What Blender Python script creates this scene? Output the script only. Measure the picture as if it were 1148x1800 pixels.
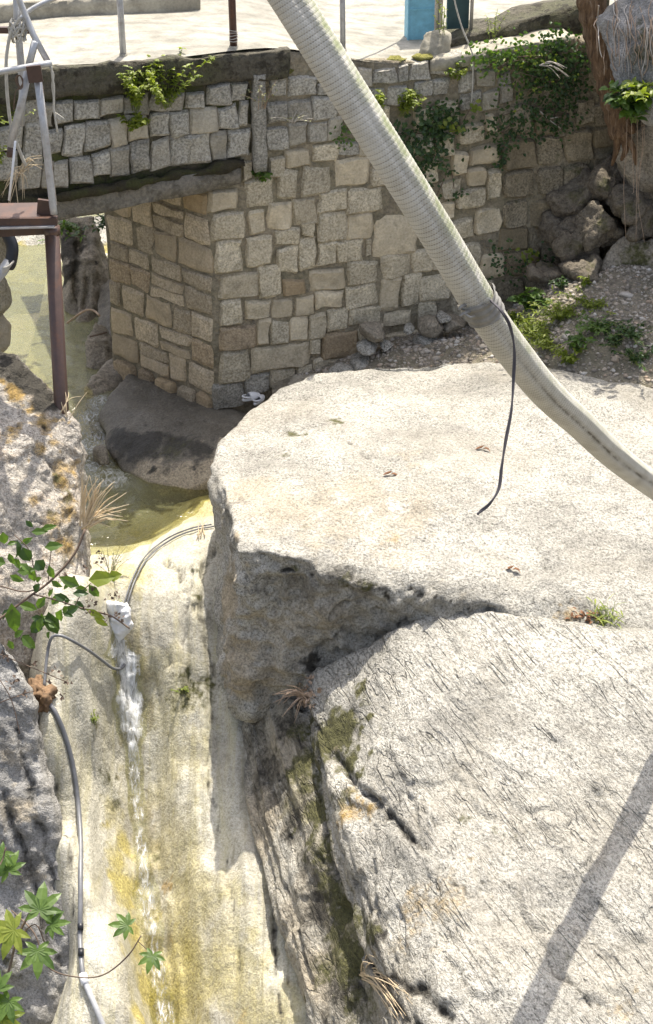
import bpy, bmesh, math, random
import numpy as np
from mathutils import Vector, Matrix
from mathutils.bvhtree import BVHTree

random.seed(7)
for o in list(bpy.data.objects):
    bpy.data.objects.remove(o, do_unlink=True)
SC = bpy.context.scene
COL = SC.collection
R = math.radians

# ------------------------------------------------------------------ camera
PITCH, FPX, CAMZ = R(28.0), 3500.0, 12.6
cam_d = bpy.data.cameras.new('camera')
cam = bpy.data.objects.new('camera', cam_d); COL.objects.link(cam)
cam.location = (0, 0, CAMZ)
cam.rotation_euler = (R(90) - PITCH, 0, 0)
cam_d.sensor_fit = 'VERTICAL'; cam_d.sensor_height = 36.0
cam_d.lens = 36.0 * FPX / 1800.0
cam_d.clip_start = 0.1; cam_d.clip_end = 2000
SC.camera = cam

# ------------------------------------------------------------------ sky, sun, exposure
SUN_AZ, SUN_EL = R(13.0), R(70.0)
SUNV = Vector((math.sin(SUN_AZ)*math.cos(SUN_EL), math.cos(SUN_AZ)*math.cos(SUN_EL), math.sin(SUN_EL)))
W = bpy.data.worlds.new('World'); SC.world = W; W.use_nodes = True
wn = W.node_tree; bg = wn.nodes['Background']
sky = wn.nodes.new('ShaderNodeTexSky'); sky.sky_type = 'NISHITA'; sky.sun_disc = False
sky.sun_elevation = SUN_EL; sky.sun_rotation = SUN_AZ
sky.air_density = 0.7; sky.dust_density = 4.0; sky.ozone_density = 0.5
hsv = wn.nodes.new('ShaderNodeHueSaturation'); hsv.inputs['Saturation'].default_value = 0.65
wn.links.new(sky.outputs[0], hsv.inputs['Color']); wn.links.new(hsv.outputs[0], bg.inputs[0]); bg.inputs[1].default_value = 0.13
sl = bpy.data.lights.new('sun', 'SUN'); sl.energy = 3.0; sl.angle = R(0.4); sl.color = (1.0, 0.93, 0.82)
sun = bpy.data.objects.new('sun', sl); COL.objects.link(sun)
sun.rotation_euler = SUNV.to_track_quat('Z', 'Y').to_euler(); sun.location = (10, 40, 40)
SC.view_settings.view_transform = 'Standard'; SC.view_settings.look = 'None'
SC.view_settings.gamma = 1.0; SC.view_settings.use_curve_mapping = False
SC.view_settings.exposure = 1.25
SC.render.engine = 'CYCLES'

# ------------------------------------------------------------------ measuring helpers
CP, SP = math.cos(PITCH), math.sin(PITCH)
def ray(u, v):
    dx, dy = (u-574.0)/FPX, -(v-900.0)/FPX
    return Vector((dx, CP + dy*SP, -SP + dy*CP))
def PY(u, v, Y):                       # world point seen at (u,v), at distance Y in front
    d = ray(u, v); t = Y/d.y
    return Vector((d.x*t, Y, CAMZ + d.z*t))
def PZ(u, v, z):                       # ... at height z
    d = ray(u, v); t = (z-CAMZ)/d.z
    return Vector((d.x*t, d.y*t, z))
def PF(u, v, f):                       # ... at depth f along the optical axis
    return Vector((0, 0, CAMZ)) + ray(u, v)*f
def Pplane(u, v, p0, n):
    d = ray(u, v); o = Vector((0, 0, CAMZ))
    t = (p0-o).dot(n)/d.dot(n)
    return o + d*t

# ------------------------------------------------------------------ numpy noise
def _h(ix, iy, iz, s):
    n = (ix*374761393 + iy*668265263 + iz*2147483647 + s*974634757) & 0x7fffffff
    n = ((n ^ (n >> 13))*1274126177) & 0x7fffffff
    n = ((n ^ (n >> 16))*2246822519) & 0x7fffffff
    return (n & 0xffffff)/float(0xffffff)
def vn(P, s=0):
    P = np.asarray(P, dtype=np.float64)
    i = np.floor(P).astype(np.int64); f = P-i
    f = f*f*f*(f*(f*6-15)+10)
    x, y, z = i[:, 0], i[:, 1], i[:, 2]
    r = 0
    for a in (0, 1):
        wx = f[:, 0] if a else 1-f[:, 0]
        for b in (0, 1):
            wy = f[:, 1] if b else 1-f[:, 1]
            for c in (0, 1):
                wz = f[:, 2] if c else 1-f[:, 2]
                r = r + wx*wy*wz*_h(x+a, y+b, z+c, s)
    return r*2-1
def fbm(P, o=4, s=0, g=0.5):
    r = 0; a = 1.0; P = np.asarray(P)
    for k in range(o):
        r = r + a*vn(P*(2.03**k)+k*17.3, s+k); a *= g
    return r
def ridge(P, o=3, s=0):
    r = 0; a = 1.0
    for k in range(o):
        r = r + a*(1-2*np.abs(vn(P*(2.1**k)+k*9.1, s+k))); a *= 0.5
    return r
def sstep(a, b, x):
    t = np.clip((x-a)/(b-a), 0, 1); return t*t*(3-2*t)

# ------------------------------------------------------------------ materials
class NT:
    def __init__(self, name):
        self.m = bpy.data.materials.new(name); self.m.use_nodes = True
        self.t = self.m.node_tree; self.t.nodes.clear()
        self.out = self.t.nodes.new('ShaderNodeOutputMaterial')
        self._tc = None
    def n(self, typ, **kw):
        nd = self.t.nodes.new(typ)
        for k, v in kw.items():
            if k.startswith('i_'):
                key = k[2:]; key = int(key) if key.isdigit() else key.replace('_', ' ')
                if hasattr(v, 'is_output'): self.t.links.new(v, nd.inputs[key])
                else: nd.inputs[key].default_value = v
            else: setattr(nd, k, v)
        return nd
    def L(self, a, b): self.t.links.new(a, b)
    def coord(self, which='Object'):
        if self._tc is None: self._tc = self.n('ShaderNodeTexCoord')
        return self._tc.outputs[which]
    def mapping(self, scale=(1, 1, 1), rot=(0, 0, 0), src=None):
        return self.n('ShaderNodeMapping', i_Vector=src or self.coord(), i_Scale=scale, i_Rotation=rot).outputs[0]
    def noise(self, scale, detail=3, rough=0.55, vec=None, dist=0.0):
        return self.n('ShaderNodeTexNoise', i_Vector=vec or self.coord(), i_Scale=scale, i_Detail=detail, i_Roughness=rough, i_Distortion=dist).outputs['Fac']
    def ramp(self, fac, pts, mode='LINEAR'):
        nd = self.n('ShaderNodeValToRGB', i_Fac=fac); cr = nd.color_ramp; cr.interpolation = mode
        while len(cr.elements) < len(pts): cr.elements.new(0.5)
        for e, (p, c) in zip(cr.elements, pts):
            e.position = p
            if isinstance(c, (int, float)): c = (c, c, c)
            e.color = (*c[:3], 1)
        return nd.outputs[0]
    def mix(self, fac, a, b, mode='MIX'):
        nd = self.n('ShaderNodeMix', data_type='RGBA', blend_type=mode)
        for i, v in ((0, fac), (6, a), (7, b)):
            if hasattr(v, 'is_output'): self.L(v, nd.inputs[i])
            else: nd.inputs[i].default_value = v if i == 0 else (*v[:3], 1)
        return nd.outputs[2]
    def math(self, op, a, b=0.0, clamp=False):
        nd = self.n('ShaderNodeMath', operation=op, use_clamp=clamp)
        for i, v in ((0, a), (1, b)):
            if hasattr(v, 'is_output'): self.L(v, nd.inputs[i])
            else: nd.inputs[i].default_value = v
        return nd.outputs[0]
    def mapr(self, x, a, b, c=0.0, d=1.0):
        return self.n('ShaderNodeMapRange', i_Value=x, i_1=a, i_2=b, i_3=c, i_4=d).outputs[0]
    def attr(self, name): return self.n('ShaderNodeAttribute', attribute_name=name).outputs['Fac']
    def bump(self, h, strength=0.4, dist=0.02, normal=None):
        nd = self.n('ShaderNodeBump', i_Height=h, i_Strength=strength, i_Distance=dist)
        if normal: self.L(normal, nd.inputs['Normal'])
        return nd.outputs[0]
    def principled(self, color, rough=0.8, normal=None, **kw):
        p = self.n('ShaderNodeBsdfPrincipled')
        for k, v in (('Base Color', color), ('Roughness', rough)):
            if hasattr(v, 'is_output'): self.L(v, p.inputs[k])
            else: p.inputs[k].default_value = (*v[:3], 1) if k == 'Base Color' else v
        if normal: self.L(normal, p.inputs['Normal'])
        for k, v in kw.items(): p.inputs[k.replace('_', ' ')].default_value = v
        self.L(p.outputs[0], self.out.inputs[0]); return p

def rock_mat(name, dark, light, scale=26, contrast=(0.36, 0.62), aniso=None, bump=0.5, rough=0.85, attrs=(), mott=0.42, warm=None, lines=None, streak=None, flank=None):
    t = NT(name)
    vec = t.coord()
    if aniso:
        rot, sc = aniso
        vec = t.mapping(sc, (0, 0, 0), t.mapping((1, 1, 1), rot))
    n1 = t.noise(scale, 3, 0.65, vec, 0.6)
    n1b = t.noise(scale*2.7, 2, 0.6, vec)
    n2 = t.noise(1.1, 5, 0.6)
    n3 = t.noise(5.0, 4, 0.6)
    f = t.math('ADD', t.math('MULTIPLY', n1, 0.65), t.math('MULTIPLY', n1b, 0.35))
    col = t.ramp(f, [(contrast[0], dark), (contrast[1], light)])
    tone = t.mapr(n2, 0.3, 0.7, 1.0-mott, 1.0+mott*0.4)
    tone2 = t.mapr(n3, 0.3, 0.7, 0.88, 1.08)
    col = t.mix(1.0, col, t.n('ShaderNodeCombineColor', i_0=tone, i_1=tone, i_2=tone).outputs[0], 'MULTIPLY')
    col = t.mix(1.0, col, t.n('ShaderNodeCombineColor', i_0=tone2, i_1=tone2, i_2=tone2).outputs[0], 'MULTIPLY')
    spot = t.math('MULTIPLY', t.mapr(t.noise(9.0, 5, 0.72, None, 0.4), 0.56, 0.66), t.mapr(t.noise(0.9, 3, 0.6), 0.40, 0.62, 0.0, 0.55))
    col = t.mix(spot, col, (0.16, 0.15, 0.12))
    col = t.mix(t.mapr(t.noise(0.55, 5, 0.65, None, 0.6), 0.47, 0.62, 0.0, 0.35), col, (0.30, 0.27, 0.21))
    if warm:
        wf = t.mapr(t.noise(2.3, 4, 0.65, None, 0.4), 0.52, 0.72, 0.0, warm[1])
        col = t.mix(wf, col, warm[0])
    if streak:
        sv = t.mapping(streak[1])
        col = t.mix(t.mapr(t.noise(2.2, 4, 0.6, sv, 0.5), 0.48, 0.66, 0.0, streak[2]), col, streak[0])
        col = t.mix(t.mapr(t.noise(3.4, 3, 0.6, sv, 0.5), 0.55, 0.68, 0.0, 0.5), col, (0.22, 0.20, 0.13))
    lw = None
    if lines:
        lsc, lrot, amt = lines
        lv = t.mapping(lsc, (0, 0, 0), t.mapping((1, 1, 1), lrot))
        ln = t.noise(1.0, 3, 0.55, lv, 0.15); ln2 = t.noise(2.1, 2, 0.55, lv, 0.15)
        l1 = t.mapr(t.math('ABSOLUTE', t.math('SUBTRACT', ln, 0.5)), 0.004, 0.022, 1.0, 0.0)
        l2 = t.mapr(t.math('ABSOLUTE', t.math('SUBTRACT', ln2, 0.47)), 0.003, 0.018, 1.0, 0.0)
        lw = t.math('MULTIPLY', t.math('MAXIMUM', l1, l2), t.mapr(t.noise(1.7, 3, 0.6), 0.42, 0.60, 0.05, 1.0))
        col = t.mix(t.math('MULTIPLY', lw, amt), col, (0.055, 0.05, 0.04))
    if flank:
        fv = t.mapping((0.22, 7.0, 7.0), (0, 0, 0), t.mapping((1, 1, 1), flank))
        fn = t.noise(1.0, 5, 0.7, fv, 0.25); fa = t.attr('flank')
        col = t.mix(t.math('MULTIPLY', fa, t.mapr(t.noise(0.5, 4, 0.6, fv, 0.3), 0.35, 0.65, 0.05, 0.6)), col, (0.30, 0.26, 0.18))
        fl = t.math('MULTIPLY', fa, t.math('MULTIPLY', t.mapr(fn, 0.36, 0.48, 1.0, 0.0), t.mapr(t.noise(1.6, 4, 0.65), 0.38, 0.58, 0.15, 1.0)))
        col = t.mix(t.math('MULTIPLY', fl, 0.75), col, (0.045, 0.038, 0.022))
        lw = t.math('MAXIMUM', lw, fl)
    brk = t.noise(14, 4, 0.7)
    brk2 = t.noise(3.5, 3, 0.6)
    for an, c, k in attrs:
        a = t.attr(an)
        x = t.math('ADD', a, t.math('MULTIPLY', t.math('SUBTRACT', t.math('ADD', t.math('MULTIPLY', brk, 0.6), t.math('MULTIPLY', brk2, 0.4)), 0.5), k))
        x = t.math('MULTIPLY', t.mapr(x, 0.25, 0.75, 0.0, 1.0), t.mapr(a, 0.0, 0.15))
        cc = t.mix(t.mapr(n1, 0.35, 0.65), tuple(q*0.55 for q in c), tuple(q*1.25 for q in c))
        col = t.mix(x, col, cc)
    h = t.math('ADD', t.math('MULTIPLY', n1, 0.6), t.math('ADD', t.math('MULTIPLY', n1b, 0.25), t.math('MULTIPLY', n3, 0.5)))
    if lw: h = t.math('SUBTRACT', h, t.math('MULTIPLY', lw, 0.7))
    nb = t.bump(t.noise(7.5, 4, 0.6, vec, 0.3), min(1.0, bump), 0.05)
    t.principled(col, rough, t.bump(h, bump, 0.04, nb))
    return t.m

MOSS = ('moss', (0.085, 0.082, 0.028), 1.9)
DARK = ('dark', (0.045, 0.04, 0.03), 1.3)
OCHRE = ('ochre', (0.33, 0.22, 0.07), 1.3)
ALG = ('algae', (0.42, 0.36, 0.13), 0.45)
TAN = ('tan', (0.37, 0.315, 0.225), 0.8)
PALE = ('pale', (0.56, 0.54, 0.475), 2.0)
ATT = (TAN, PALE, ALG, OCHRE, DARK, MOSS)
M = {}
M['granite'] = rock_mat('pale_granite', (0.10, 0.095, 0.075), (0.52, 0.50, 0.44), 38, (0.36, 0.56), attrs=ATT, bump=0.8)
# strata run along this direction on the lower boulder
SDIR = Vector((0.50, -0.80, -0.30)).normalized()
e_x = SDIR.to_track_quat('X', 'Z')
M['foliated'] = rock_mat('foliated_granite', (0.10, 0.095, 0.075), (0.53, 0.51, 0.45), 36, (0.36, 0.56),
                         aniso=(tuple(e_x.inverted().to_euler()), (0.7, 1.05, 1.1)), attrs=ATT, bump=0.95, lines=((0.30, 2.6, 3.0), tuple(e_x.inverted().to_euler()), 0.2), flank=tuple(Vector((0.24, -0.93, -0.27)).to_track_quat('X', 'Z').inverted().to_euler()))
M['lichen_rock'] = rock_mat('lichen_granite', (0.17, 0.145, 0.12), (0.64, 0.595, 0.52), 28, (0.36, 0.60), attrs=ATT, bump=1.0, warm=((0.42, 0.29, 0.15), 0.4))
M['bed'] = rock_mat('stream_bed_rock', (0.30, 0.28, 0.21), (0.62, 0.595, 0.50), 34, (0.34, 0.58), attrs=ATT+(('wet', (0.20, 0.165, 0.075), 0.5),), bump=0.5, streak=((0.50, 0.455, 0.24), (3.2, 0.28, 0.28), 0.38))
M['dark_rock'] = rock_mat('dark_brown_rock', (0.075, 0.066, 0.05), (0.23, 0.205, 0.16), 34, (0.34, 0.62), attrs=ATT, bump=0.5, rough=0.6)  # dark brown tone, a little smoother than the other rocks
M['blue_rock'] = rock_mat('grey_blue_rock', (0.15, 0.145, 0.135), (0.46, 0.45, 0.425), 34, (0.34, 0.60), attrs=ATT, bump=0.8)
M['brown_rock'] = rock_mat('brown_rock', (0.13, 0.11, 0.08), (0.42, 0.37, 0.29), 26, (0.34, 0.62), attrs=ATT, bump=0.6)

def stone_mat(name, dark, light, tint, moss=0.3):
    t = NT(name)
    rnd = t.n('ShaderNodeObjectInfo').outputs['Random']
    vec = t.n('ShaderNodeVectorMath', operation='ADD', i_0=t.coord(), i_1=t.n('ShaderNodeCombineXYZ', i_0=t.math('MULTIPLY', rnd, 37.0), i_1=t.math('MULTIPLY', rnd, 91.0)).outputs[0]).outputs[0]
    n1 = t.noise(34, 3, 0.65, vec, 0.4); n2 = t.noise(5, 4, 0.6, vec); n3 = t.noise(13, 4, 0.7, vec)
    col = t.ramp(n1, [(0.34, dark), (0.64, light)])
    col = t.mix(t.mapr(t.math('FRACT', t.math('MULTIPLY', rnd, 7.31)), 0.45, 1.0, 0.0, 0.75), col, tint, 'MIX')
    tone = t.math('MULTIPLY', t.mapr(rnd, 0, 1, 0.85, 1.22), t.mapr(n2, 0.3, 0.7, 0.84, 1.14))
    col = t.mix(1.0, col, t.n('ShaderNodeCombineColor', i_0=tone, i_1=tone, i_2=tone).outputs[0], 'MULTIPLY')
    stain = t.mapr(t.noise(3.2, 5, 0.7, vec, 0.5), 0.56, 0.70)
    col = t.mix(t.math('MULTIPLY', stain, 0.4), col, (0.10, 0.085, 0.06))
    ms = t.mapr(t.noise(2.1, 5, 0.7, vec, 0.3), 0.60, 0.72)
    col = t.mix(t.math('MULTIPLY', ms, moss), col, (0.075, 0.085, 0.025))
    h = t.math('ADD', t.math('MULTIPLY', n1, 0.4), t.math('ADD', n3, t.math('MULTIPLY', n2, 0.8)))
    t.principled(col, 0.9, t.bump(h, 0.9, 0.035)); return t.m
M['stone'] = stone_mat('wall_stone', (0.31, 0.265, 0.18), (0.65, 0.58, 0.435), (0.58, 0.49, 0.34), 0.2)
M['stone_grey'] = stone_mat('bridge_stone', (0.18, 0.17, 0.14), (0.48, 0.455, 0.39), (0.38, 0.34, 0.26), 0.4)
M['stone_tan'] = stone_mat('pier_stone', (0.32, 0.26, 0.175), (0.60, 0.51, 0.37), (0.52, 0.42, 0.28), 0.06)
M['stone_shade'] = stone_mat('shaded_mossy_wall_stone', (0.12, 0.10, 0.065), (0.36, 0.31, 0.22), (0.25, 0.20, 0.12), 0.85)  # mossy stone for the wall end, tree shade darkened into its colour
M['stone_ochre'] = stone_mat('ochre_stone', (0.25, 0.19, 0.12), (0.50, 0.40, 0.27), (0.44, 0.33, 0.19), 0.1)

def mortar_mat(name, base, moss_amt, dark_amt):
    t = NT(name)
    n = t.noise(22, 4, 0.7); n2 = t.noise(2.2, 5, 0.65); n3 = t.noise(6, 4, 0.7)
    col = t.ramp(n, [(0.3, tuple(c*0.5 for c in base)), (0.7, base)])
    col = t.mix(t.math('MULTIPLY', t.mapr(n2, 0.42, 0.6), moss_amt), col, (0.07, 0.085, 0.018))
    col = t.mix(t.math('MULTIPLY', t.mapr(n3, 0.5, 0.62), dark_amt), col, (0.035, 0.03, 0.02))
    t.principled(col, 0.95, t.bump(t.math('ADD', n, n3), 1.0, 0.05)); return t.m
M['mortar'] = mortar_mat('wall_mortar', (0.46, 0.395, 0.285), 0.3, 0.35)
M['mortar_moss'] = mortar_mat('mossy_mortar', (0.13, 0.115, 0.075), 0.85, 0.8)
M['concrete_dark'] = mortar_mat('stained_concrete', (0.15, 0.135, 0.10), 0.35, 0.9)
M['lintel'] = mortar_mat('lintel_concrete', (0.32, 0.29, 0.235), 0.1, 0.45)
M['moss'] = mortar_mat('moss_cushion', (0.06, 0.05, 0.025), 0.45, 0.9)
M['moss_bright'] = mortar_mat('yellow_moss', (0.30, 0.28, 0.06), 0.4, 0.3)
M['soil'] = mortar_mat('soil', (0.20, 0.165, 0.11), 0.35, 0.4)
M['grit'] = mortar_mat('grit', (0.36, 0.315, 0.24), 0.25, 0.3)

def concrete_mat(name, c0, c1, sc=(1, 1, 1)):
    t = NT(name); v = t.mapping(sc)
    n = t.noise(3, 6, 0.65, v); n2 = t.noise(30, 3, 0.6); n3 = t.noise(0.8, 3, 0.5)
    col = t.ramp(n, [(0.35, c0), (0.6, c1)])
    k = t.mapr(n2, 0.3, 0.7, 0.85, 1.1)
    col = t.mix(1.0, col, t.n('ShaderNodeCombineColor', i_0=k, i_1=k, i_2=k).outputs[0], 'MULTIPLY')
    col = t.mix(t.mapr(n3, 0.5, 0.7, 0, 0.35), col, tuple(c*0.55 for c in c0))
    t.principled(col, 0.85, t.bump(t.math('ADD', n, n2), 0.3, 0.02)); return t.m
M['deck'] = concrete_mat('deck_concrete', (0.20, 0.19, 0.155), (0.36, 0.34, 0.285), (1.0, 1.5, 1))
M['kerb'] = concrete_mat('kerb_concrete', (0.24, 0.22, 0.17), (0.42, 0.39, 0.31))

def paint_mat(name, col, rough=0.5, metallic=0.0, rust=0.0, rustc=(0.17, 0.07, 0.03), var=0.25):
    t = NT(name)
    n = t.noise(9, 5, 0.7); n2 = t.noise(60, 2, 0.5)
    c = t.ramp(n, [(0.3, tuple(q*(1-var) for q in col)), (0.7, tuple(min(1, q*(1+var*0.5)) for q in col))])
    if rust: c = t.mix(t.math('MULTIPLY', t.mapr(t.noise(5, 5, 0.75), 0.52, 0.62), rust), c, rustc)
    t.principled(c, rough, t.bump(t.math('ADD', n, t.math('MULTIPLY', n2, 0.3)), 0.15, 0.01), Metallic=metallic); return t.m
M['galv'] = paint_mat('galvanised_pipe', (0.50, 0.51, 0.52), 0.42, 0.35, 0.25)
M['galv_rust'] = paint_mat('rusty_pipe', (0.46, 0.44, 0.42), 0.5, 0.3, 0.9, (0.22, 0.10, 0.04))
M['brown'] = paint_mat('brown_painted_steel', (0.085, 0.052, 0.042), 0.42, 0.0, 0.25)
M['brown_post'] = paint_mat('rusty_brown_pipe', (0.075, 0.035, 0.025), 0.5, 0.0, 0.5)
M['blue'] = paint_mat('blue_painted_metal', (0.22, 0.52, 0.66), 0.5, 0.0, 0.12, (0.2, 0.25, 0.25))
M['teal'] = paint_mat('dark_teal_metal', (0.03, 0.075, 0.08), 0.5)
M['rope_white'] = paint_mat('weathered_white_rope', (0.50, 0.48, 0.42), 0.9)
M['rope_grey'] = paint_mat('grey_twisted_cord', (0.085, 0.08, 0.09), 0.85)
M['tape'] = paint_mat('grey_tape', (0.27, 0.26, 0.235), 0.55, var=0.35)
M['pvc_grey'] = paint_mat('grey_plastic_pipe', (0.17, 0.175, 0.185), 0.4)
M['pvc_pale'] = paint_mat('pale_grey_pipe', (0.42, 0.43, 0.44), 0.4)
M['white'] = paint_mat('white_plastic', (0.78, 0.79, 0.80), 0.5, var=0.08)
M['black'] = paint_mat('black_rubber', (0.015, 0.017, 0.022), 0.45)
M['dry'] = paint_mat('dry_grass_stalk', (0.62, 0.50, 0.33), 0.8)
M['dead_leaf'] = paint_mat('dead_leaf', (0.23, 0.105, 0.045), 0.8, var=0.5)
M['fibre'] = paint_mat('brown_fibre', (0.21, 0.13, 0.07), 0.9, var=0.7)
M['dead_pale'] = paint_mat('pale_dead_plant', (0.42, 0.31, 0.22), 0.8, var=0.4)
M['twig'] = paint_mat('twig', (0.15, 0.105, 0.075), 0.85, var=0.4)
M['stem_green'] = paint_mat('green_stem', (0.16, 0.20, 0.05), 0.7)
M['root_white'] = paint_mat('pale_root', (0.52, 0.48, 0.42), 0.85)

def leaf_mat(name, c0, c1, transl=0.35, sc=3.0):
    t = NT(name)
    n = t.noise(sc, 2, 0.5, t.n('ShaderNodeNewGeometry').outputs['Position'])
    rnd = t.n('ShaderNodeNewGeometry').outputs['Random Per Island']
    n2_ = t.noise(38, 3, 0.6, t.n('ShaderNodeNewGeometry').outputs['Position'])
    f = t.math('ADD', t.math('ADD', t.math('MULTIPLY', n, 0.3), t.math('MULTIPLY', n2_, 0.35)), t.math('MULTIPLY', rnd, 0.35))
    col = t.ramp(f, [(0.25, c0), (0.75, c1)])
    p = t.n('ShaderNodeBsdfPrincipled', i_Roughness=0.45); t.L(col, p.inputs['Base Color'])
    tr = t.n('ShaderNodeBsdfTranslucent'); t.L(t.mix(1.0, col, (1.5, 1.6, 0.6), 'MULTIPLY'), tr.inputs['Color'])
    ms = t.n('ShaderNodeMixShader', i_0=transl); t.L(p.outputs[0], ms.inputs[1]); t.L(tr.outputs[0], ms.inputs[2])
    t.L(ms.outputs[0], t.out.inputs[0]); return t.m
M['leaf'] = leaf_mat('green_leaf', (0.045, 0.095, 0.02), (0.13, 0.21, 0.045), 0.4)
M['leaf_bright'] = leaf_mat('yellow_green_leaf', (0.12, 0.17, 0.02), (0.28, 0.32, 0.06), 0.45)
M['leaf_dark'] = leaf_mat('dark_green_leaf', (0.025, 0.055, 0.018), (0.06, 0.115, 0.03), 0.3)
M['leaf_pale'] = leaf_mat('pale_sage_leaf', (0.22, 0.24, 0.12), (0.42, 0.42, 0.26), 0.3)

# pebbles: colour per island
t = NT('gravel_pebble')
rnd = t.n('ShaderNodeNewGeometry').outputs['Random Per Island']
c = t.ramp(rnd, [(0.0, (0.16, 0.14, 0.11)), (0.3, (0.38, 0.34, 0.28)), (0.6, (0.50, 0.45, 0.38)), (0.8, (0.42, 0.32, 0.23)), (1.0, (0.60, 0.58, 0.53))])
t.principled(t.mix(t.mapr(t.noise(40, 3), 0.3, 0.7, 0, 0.4), c, (0.16, 0.14, 0.12)), 0.85); M['pebble'] = t.m

# bark
t = NT('bark'); v = t.mapping((6, 6, 1.0))
n = t.noise(3.5, 5, 0.7, v, 0.6)
c = t.ramp(n, [(0.3, (0.05, 0.028, 0.014)), (0.55, (0.22, 0.13, 0.065)), (0.75, (0.42, 0.33, 0.22))])
t.principled(c, 0.9, t.bump(n, 1.0, 0.08)); M['bark'] = t.m

# braided hose: mesh wrap over a ribbed core
t = NT('braided_hose')
uv = t.coord('UV')
sep = t.n('ShaderNodeSeparateXYZ', i_0=uv)
ring = sep.outputs[0]; ang = sep.outputs[1]            # ring number along, turn around
d1 = t.math('ABSOLUTE', t.math('SUBTRACT', t.math('FRACT', t.math('ADD', t.math('MULTIPLY', ang, 40.0), t.math('MULTIPLY', ring, 1.0))), 0.5))
d2 = t.math('ABSOLUTE', t.math('SUBTRACT', t.math('FRACT', t.math('SUBTRACT', t.math('MULTIPLY', ang, 40.0), t.math('MULTIPLY', ring, 1.0))), 0.5))
thread = t.math('MINIMUM', d1, d2)
gro = t.math('ABSOLUTE', t.math('SUBTRACT', t.math('FRACT', ring), 0.5))
base = t.ramp(t.noise(6, 4, 0.65), [(0.3, (0.50, 0.475, 0.405)), (0.7, (0.64, 0.615, 0.545))])
base = t.mix(t.math('MULTIPLY', t.mapr(gro, 0.36, 0.47, 0.0, 0.75), t.mapr(t.noise(4, 4, 0.7), 0.35, 0.6, 0.35, 1.0)), base, (0.16, 0.14, 0.10))
base = t.mix(t.mapr(t.noise(2.6, 5, 0.7), 0.52, 0.68, 0.0, 0.45), base, (0.27, 0.235, 0.17))
base = t.mix(t.mapr(thread, 0.0, 0.14, 0.6, 0.0), base, (0.74, 0.74, 0.70))
alg = t.math('MULTIPLY', t.attr('algae'), t.mapr(t.noise(7, 4, 0.7), 0.35, 0.6))
base = t.mix(t.math('MULTIPLY', alg, 0.8), base, (0.23, 0.27, 0.10))
base = t.mix(t.math('MULTIPLY', t.attr('dark'), t.mapr(t.noise(9, 4, 0.7), 0.40, 0.55, 0.2, 1.0)), base, (0.09, 0.075, 0.045))
t.principled(base, 0.6, t.bump(t.mapr(thread, 0, 0.15, 1, 0), 0.4, 0.006)); M['hose'] = t.m

# water
t = NT('pool_water')
tr = t.n('ShaderNodeBsdfTransparent', i_Color=(0.90, 0.89, 0.68, 1))
df = t.n('ShaderNodeBsdfDiffuse', i_Color=(0.26, 0.26, 0.135, 1))
gl = t.n('ShaderNodeBsdfGlossy', i_Roughness=0.06)
nv = t.mapping((1.0, 2.2, 1))
bm_ = t.bump(t.math('ADD', t.noise(7, 3, 0.6, nv, 0.5), t.math('MULTIPLY', t.noise(22, 2, 0.5, nv), 0.3)), 0.5, 0.03)
for q in (df, gl): t.L(bm_, q.inputs['Normal'])
m1 = t.n('ShaderNodeMixShader', i_0=t.math('ADD', 0.15, t.math('MULTIPLY', t.attr('murk'), 0.45))); t.L(tr.outputs[0], m1.inputs[1]); t.L(df.outputs[0], m1.inputs[2])
fr = t.n('ShaderNodeFresnel', i_IOR=1.33, i_Normal=bm_)
m2 = t.n('ShaderNodeMixShader', i_0=fr.outputs[0]); t.L(m1.outputs[0], m2.inputs[1]); t.L(gl.outputs[0], m2.inputs[2])
fo = t.n('ShaderNodeBsdfDiffuse', i_Color=(0.78, 0.80, 0.78, 1))
ff = t.math('MULTIPLY', t.attr('foam'), t.mapr(t.noise(9, 5, 0.7, t.mapping((2.0, 1, 1)), 1.2), 0.42, 0.66))
m3 = t.n('ShaderNodeMixShader', i_0=ff); t.L(m2.outputs[0], m3.inputs[1]); t.L(fo.outputs[0], m3.inputs[2])
t.L(m3.outputs[0], t.out.inputs[0]); M['water'] = t.m

t = NT('white_water')
ns = t.noise(20, 5, 0.75, t.mapping((1.3, 0.35, 0.35)), 0.6)
foam = t.n('ShaderNodeBsdfPrincipled', i_Roughness=0.35, i_Base_Color=(0.82, 0.84, 0.85, 1))
t.L(t.bump(ns, 0.8, 0.04), foam.inputs['Normal'])
tr = t.n('ShaderNodeBsdfTransparent', i_Color=(0.88, 0.88, 0.74, 1))
gl = t.n('ShaderNodeBsdfGlossy', i_Roughness=0.12); t.L(t.bump(ns, 0.8, 0.04), gl.inputs['Normal'])
m1 = t.n('ShaderNodeMixShader', i_0=0.10); t.L(tr.outputs[0], m1.inputs[1]); t.L(gl.outputs[0], m1.inputs[2])
fac = t.mapr(t.math('ADD', t.attr('foam'), t.math('MULTIPLY', t.math('SUBTRACT', ns, 0.5), 2.6)), 0.35, 1.15)
m2 = t.n('ShaderNodeMixShader', i_0=fac); t.L(m1.outputs[0], m2.inputs[1]); t.L(foam.outputs[0], m2.inputs[2])
t.L(m2.outputs[0], t.out.inputs[0]); M['whitewater'] = t.m

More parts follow.
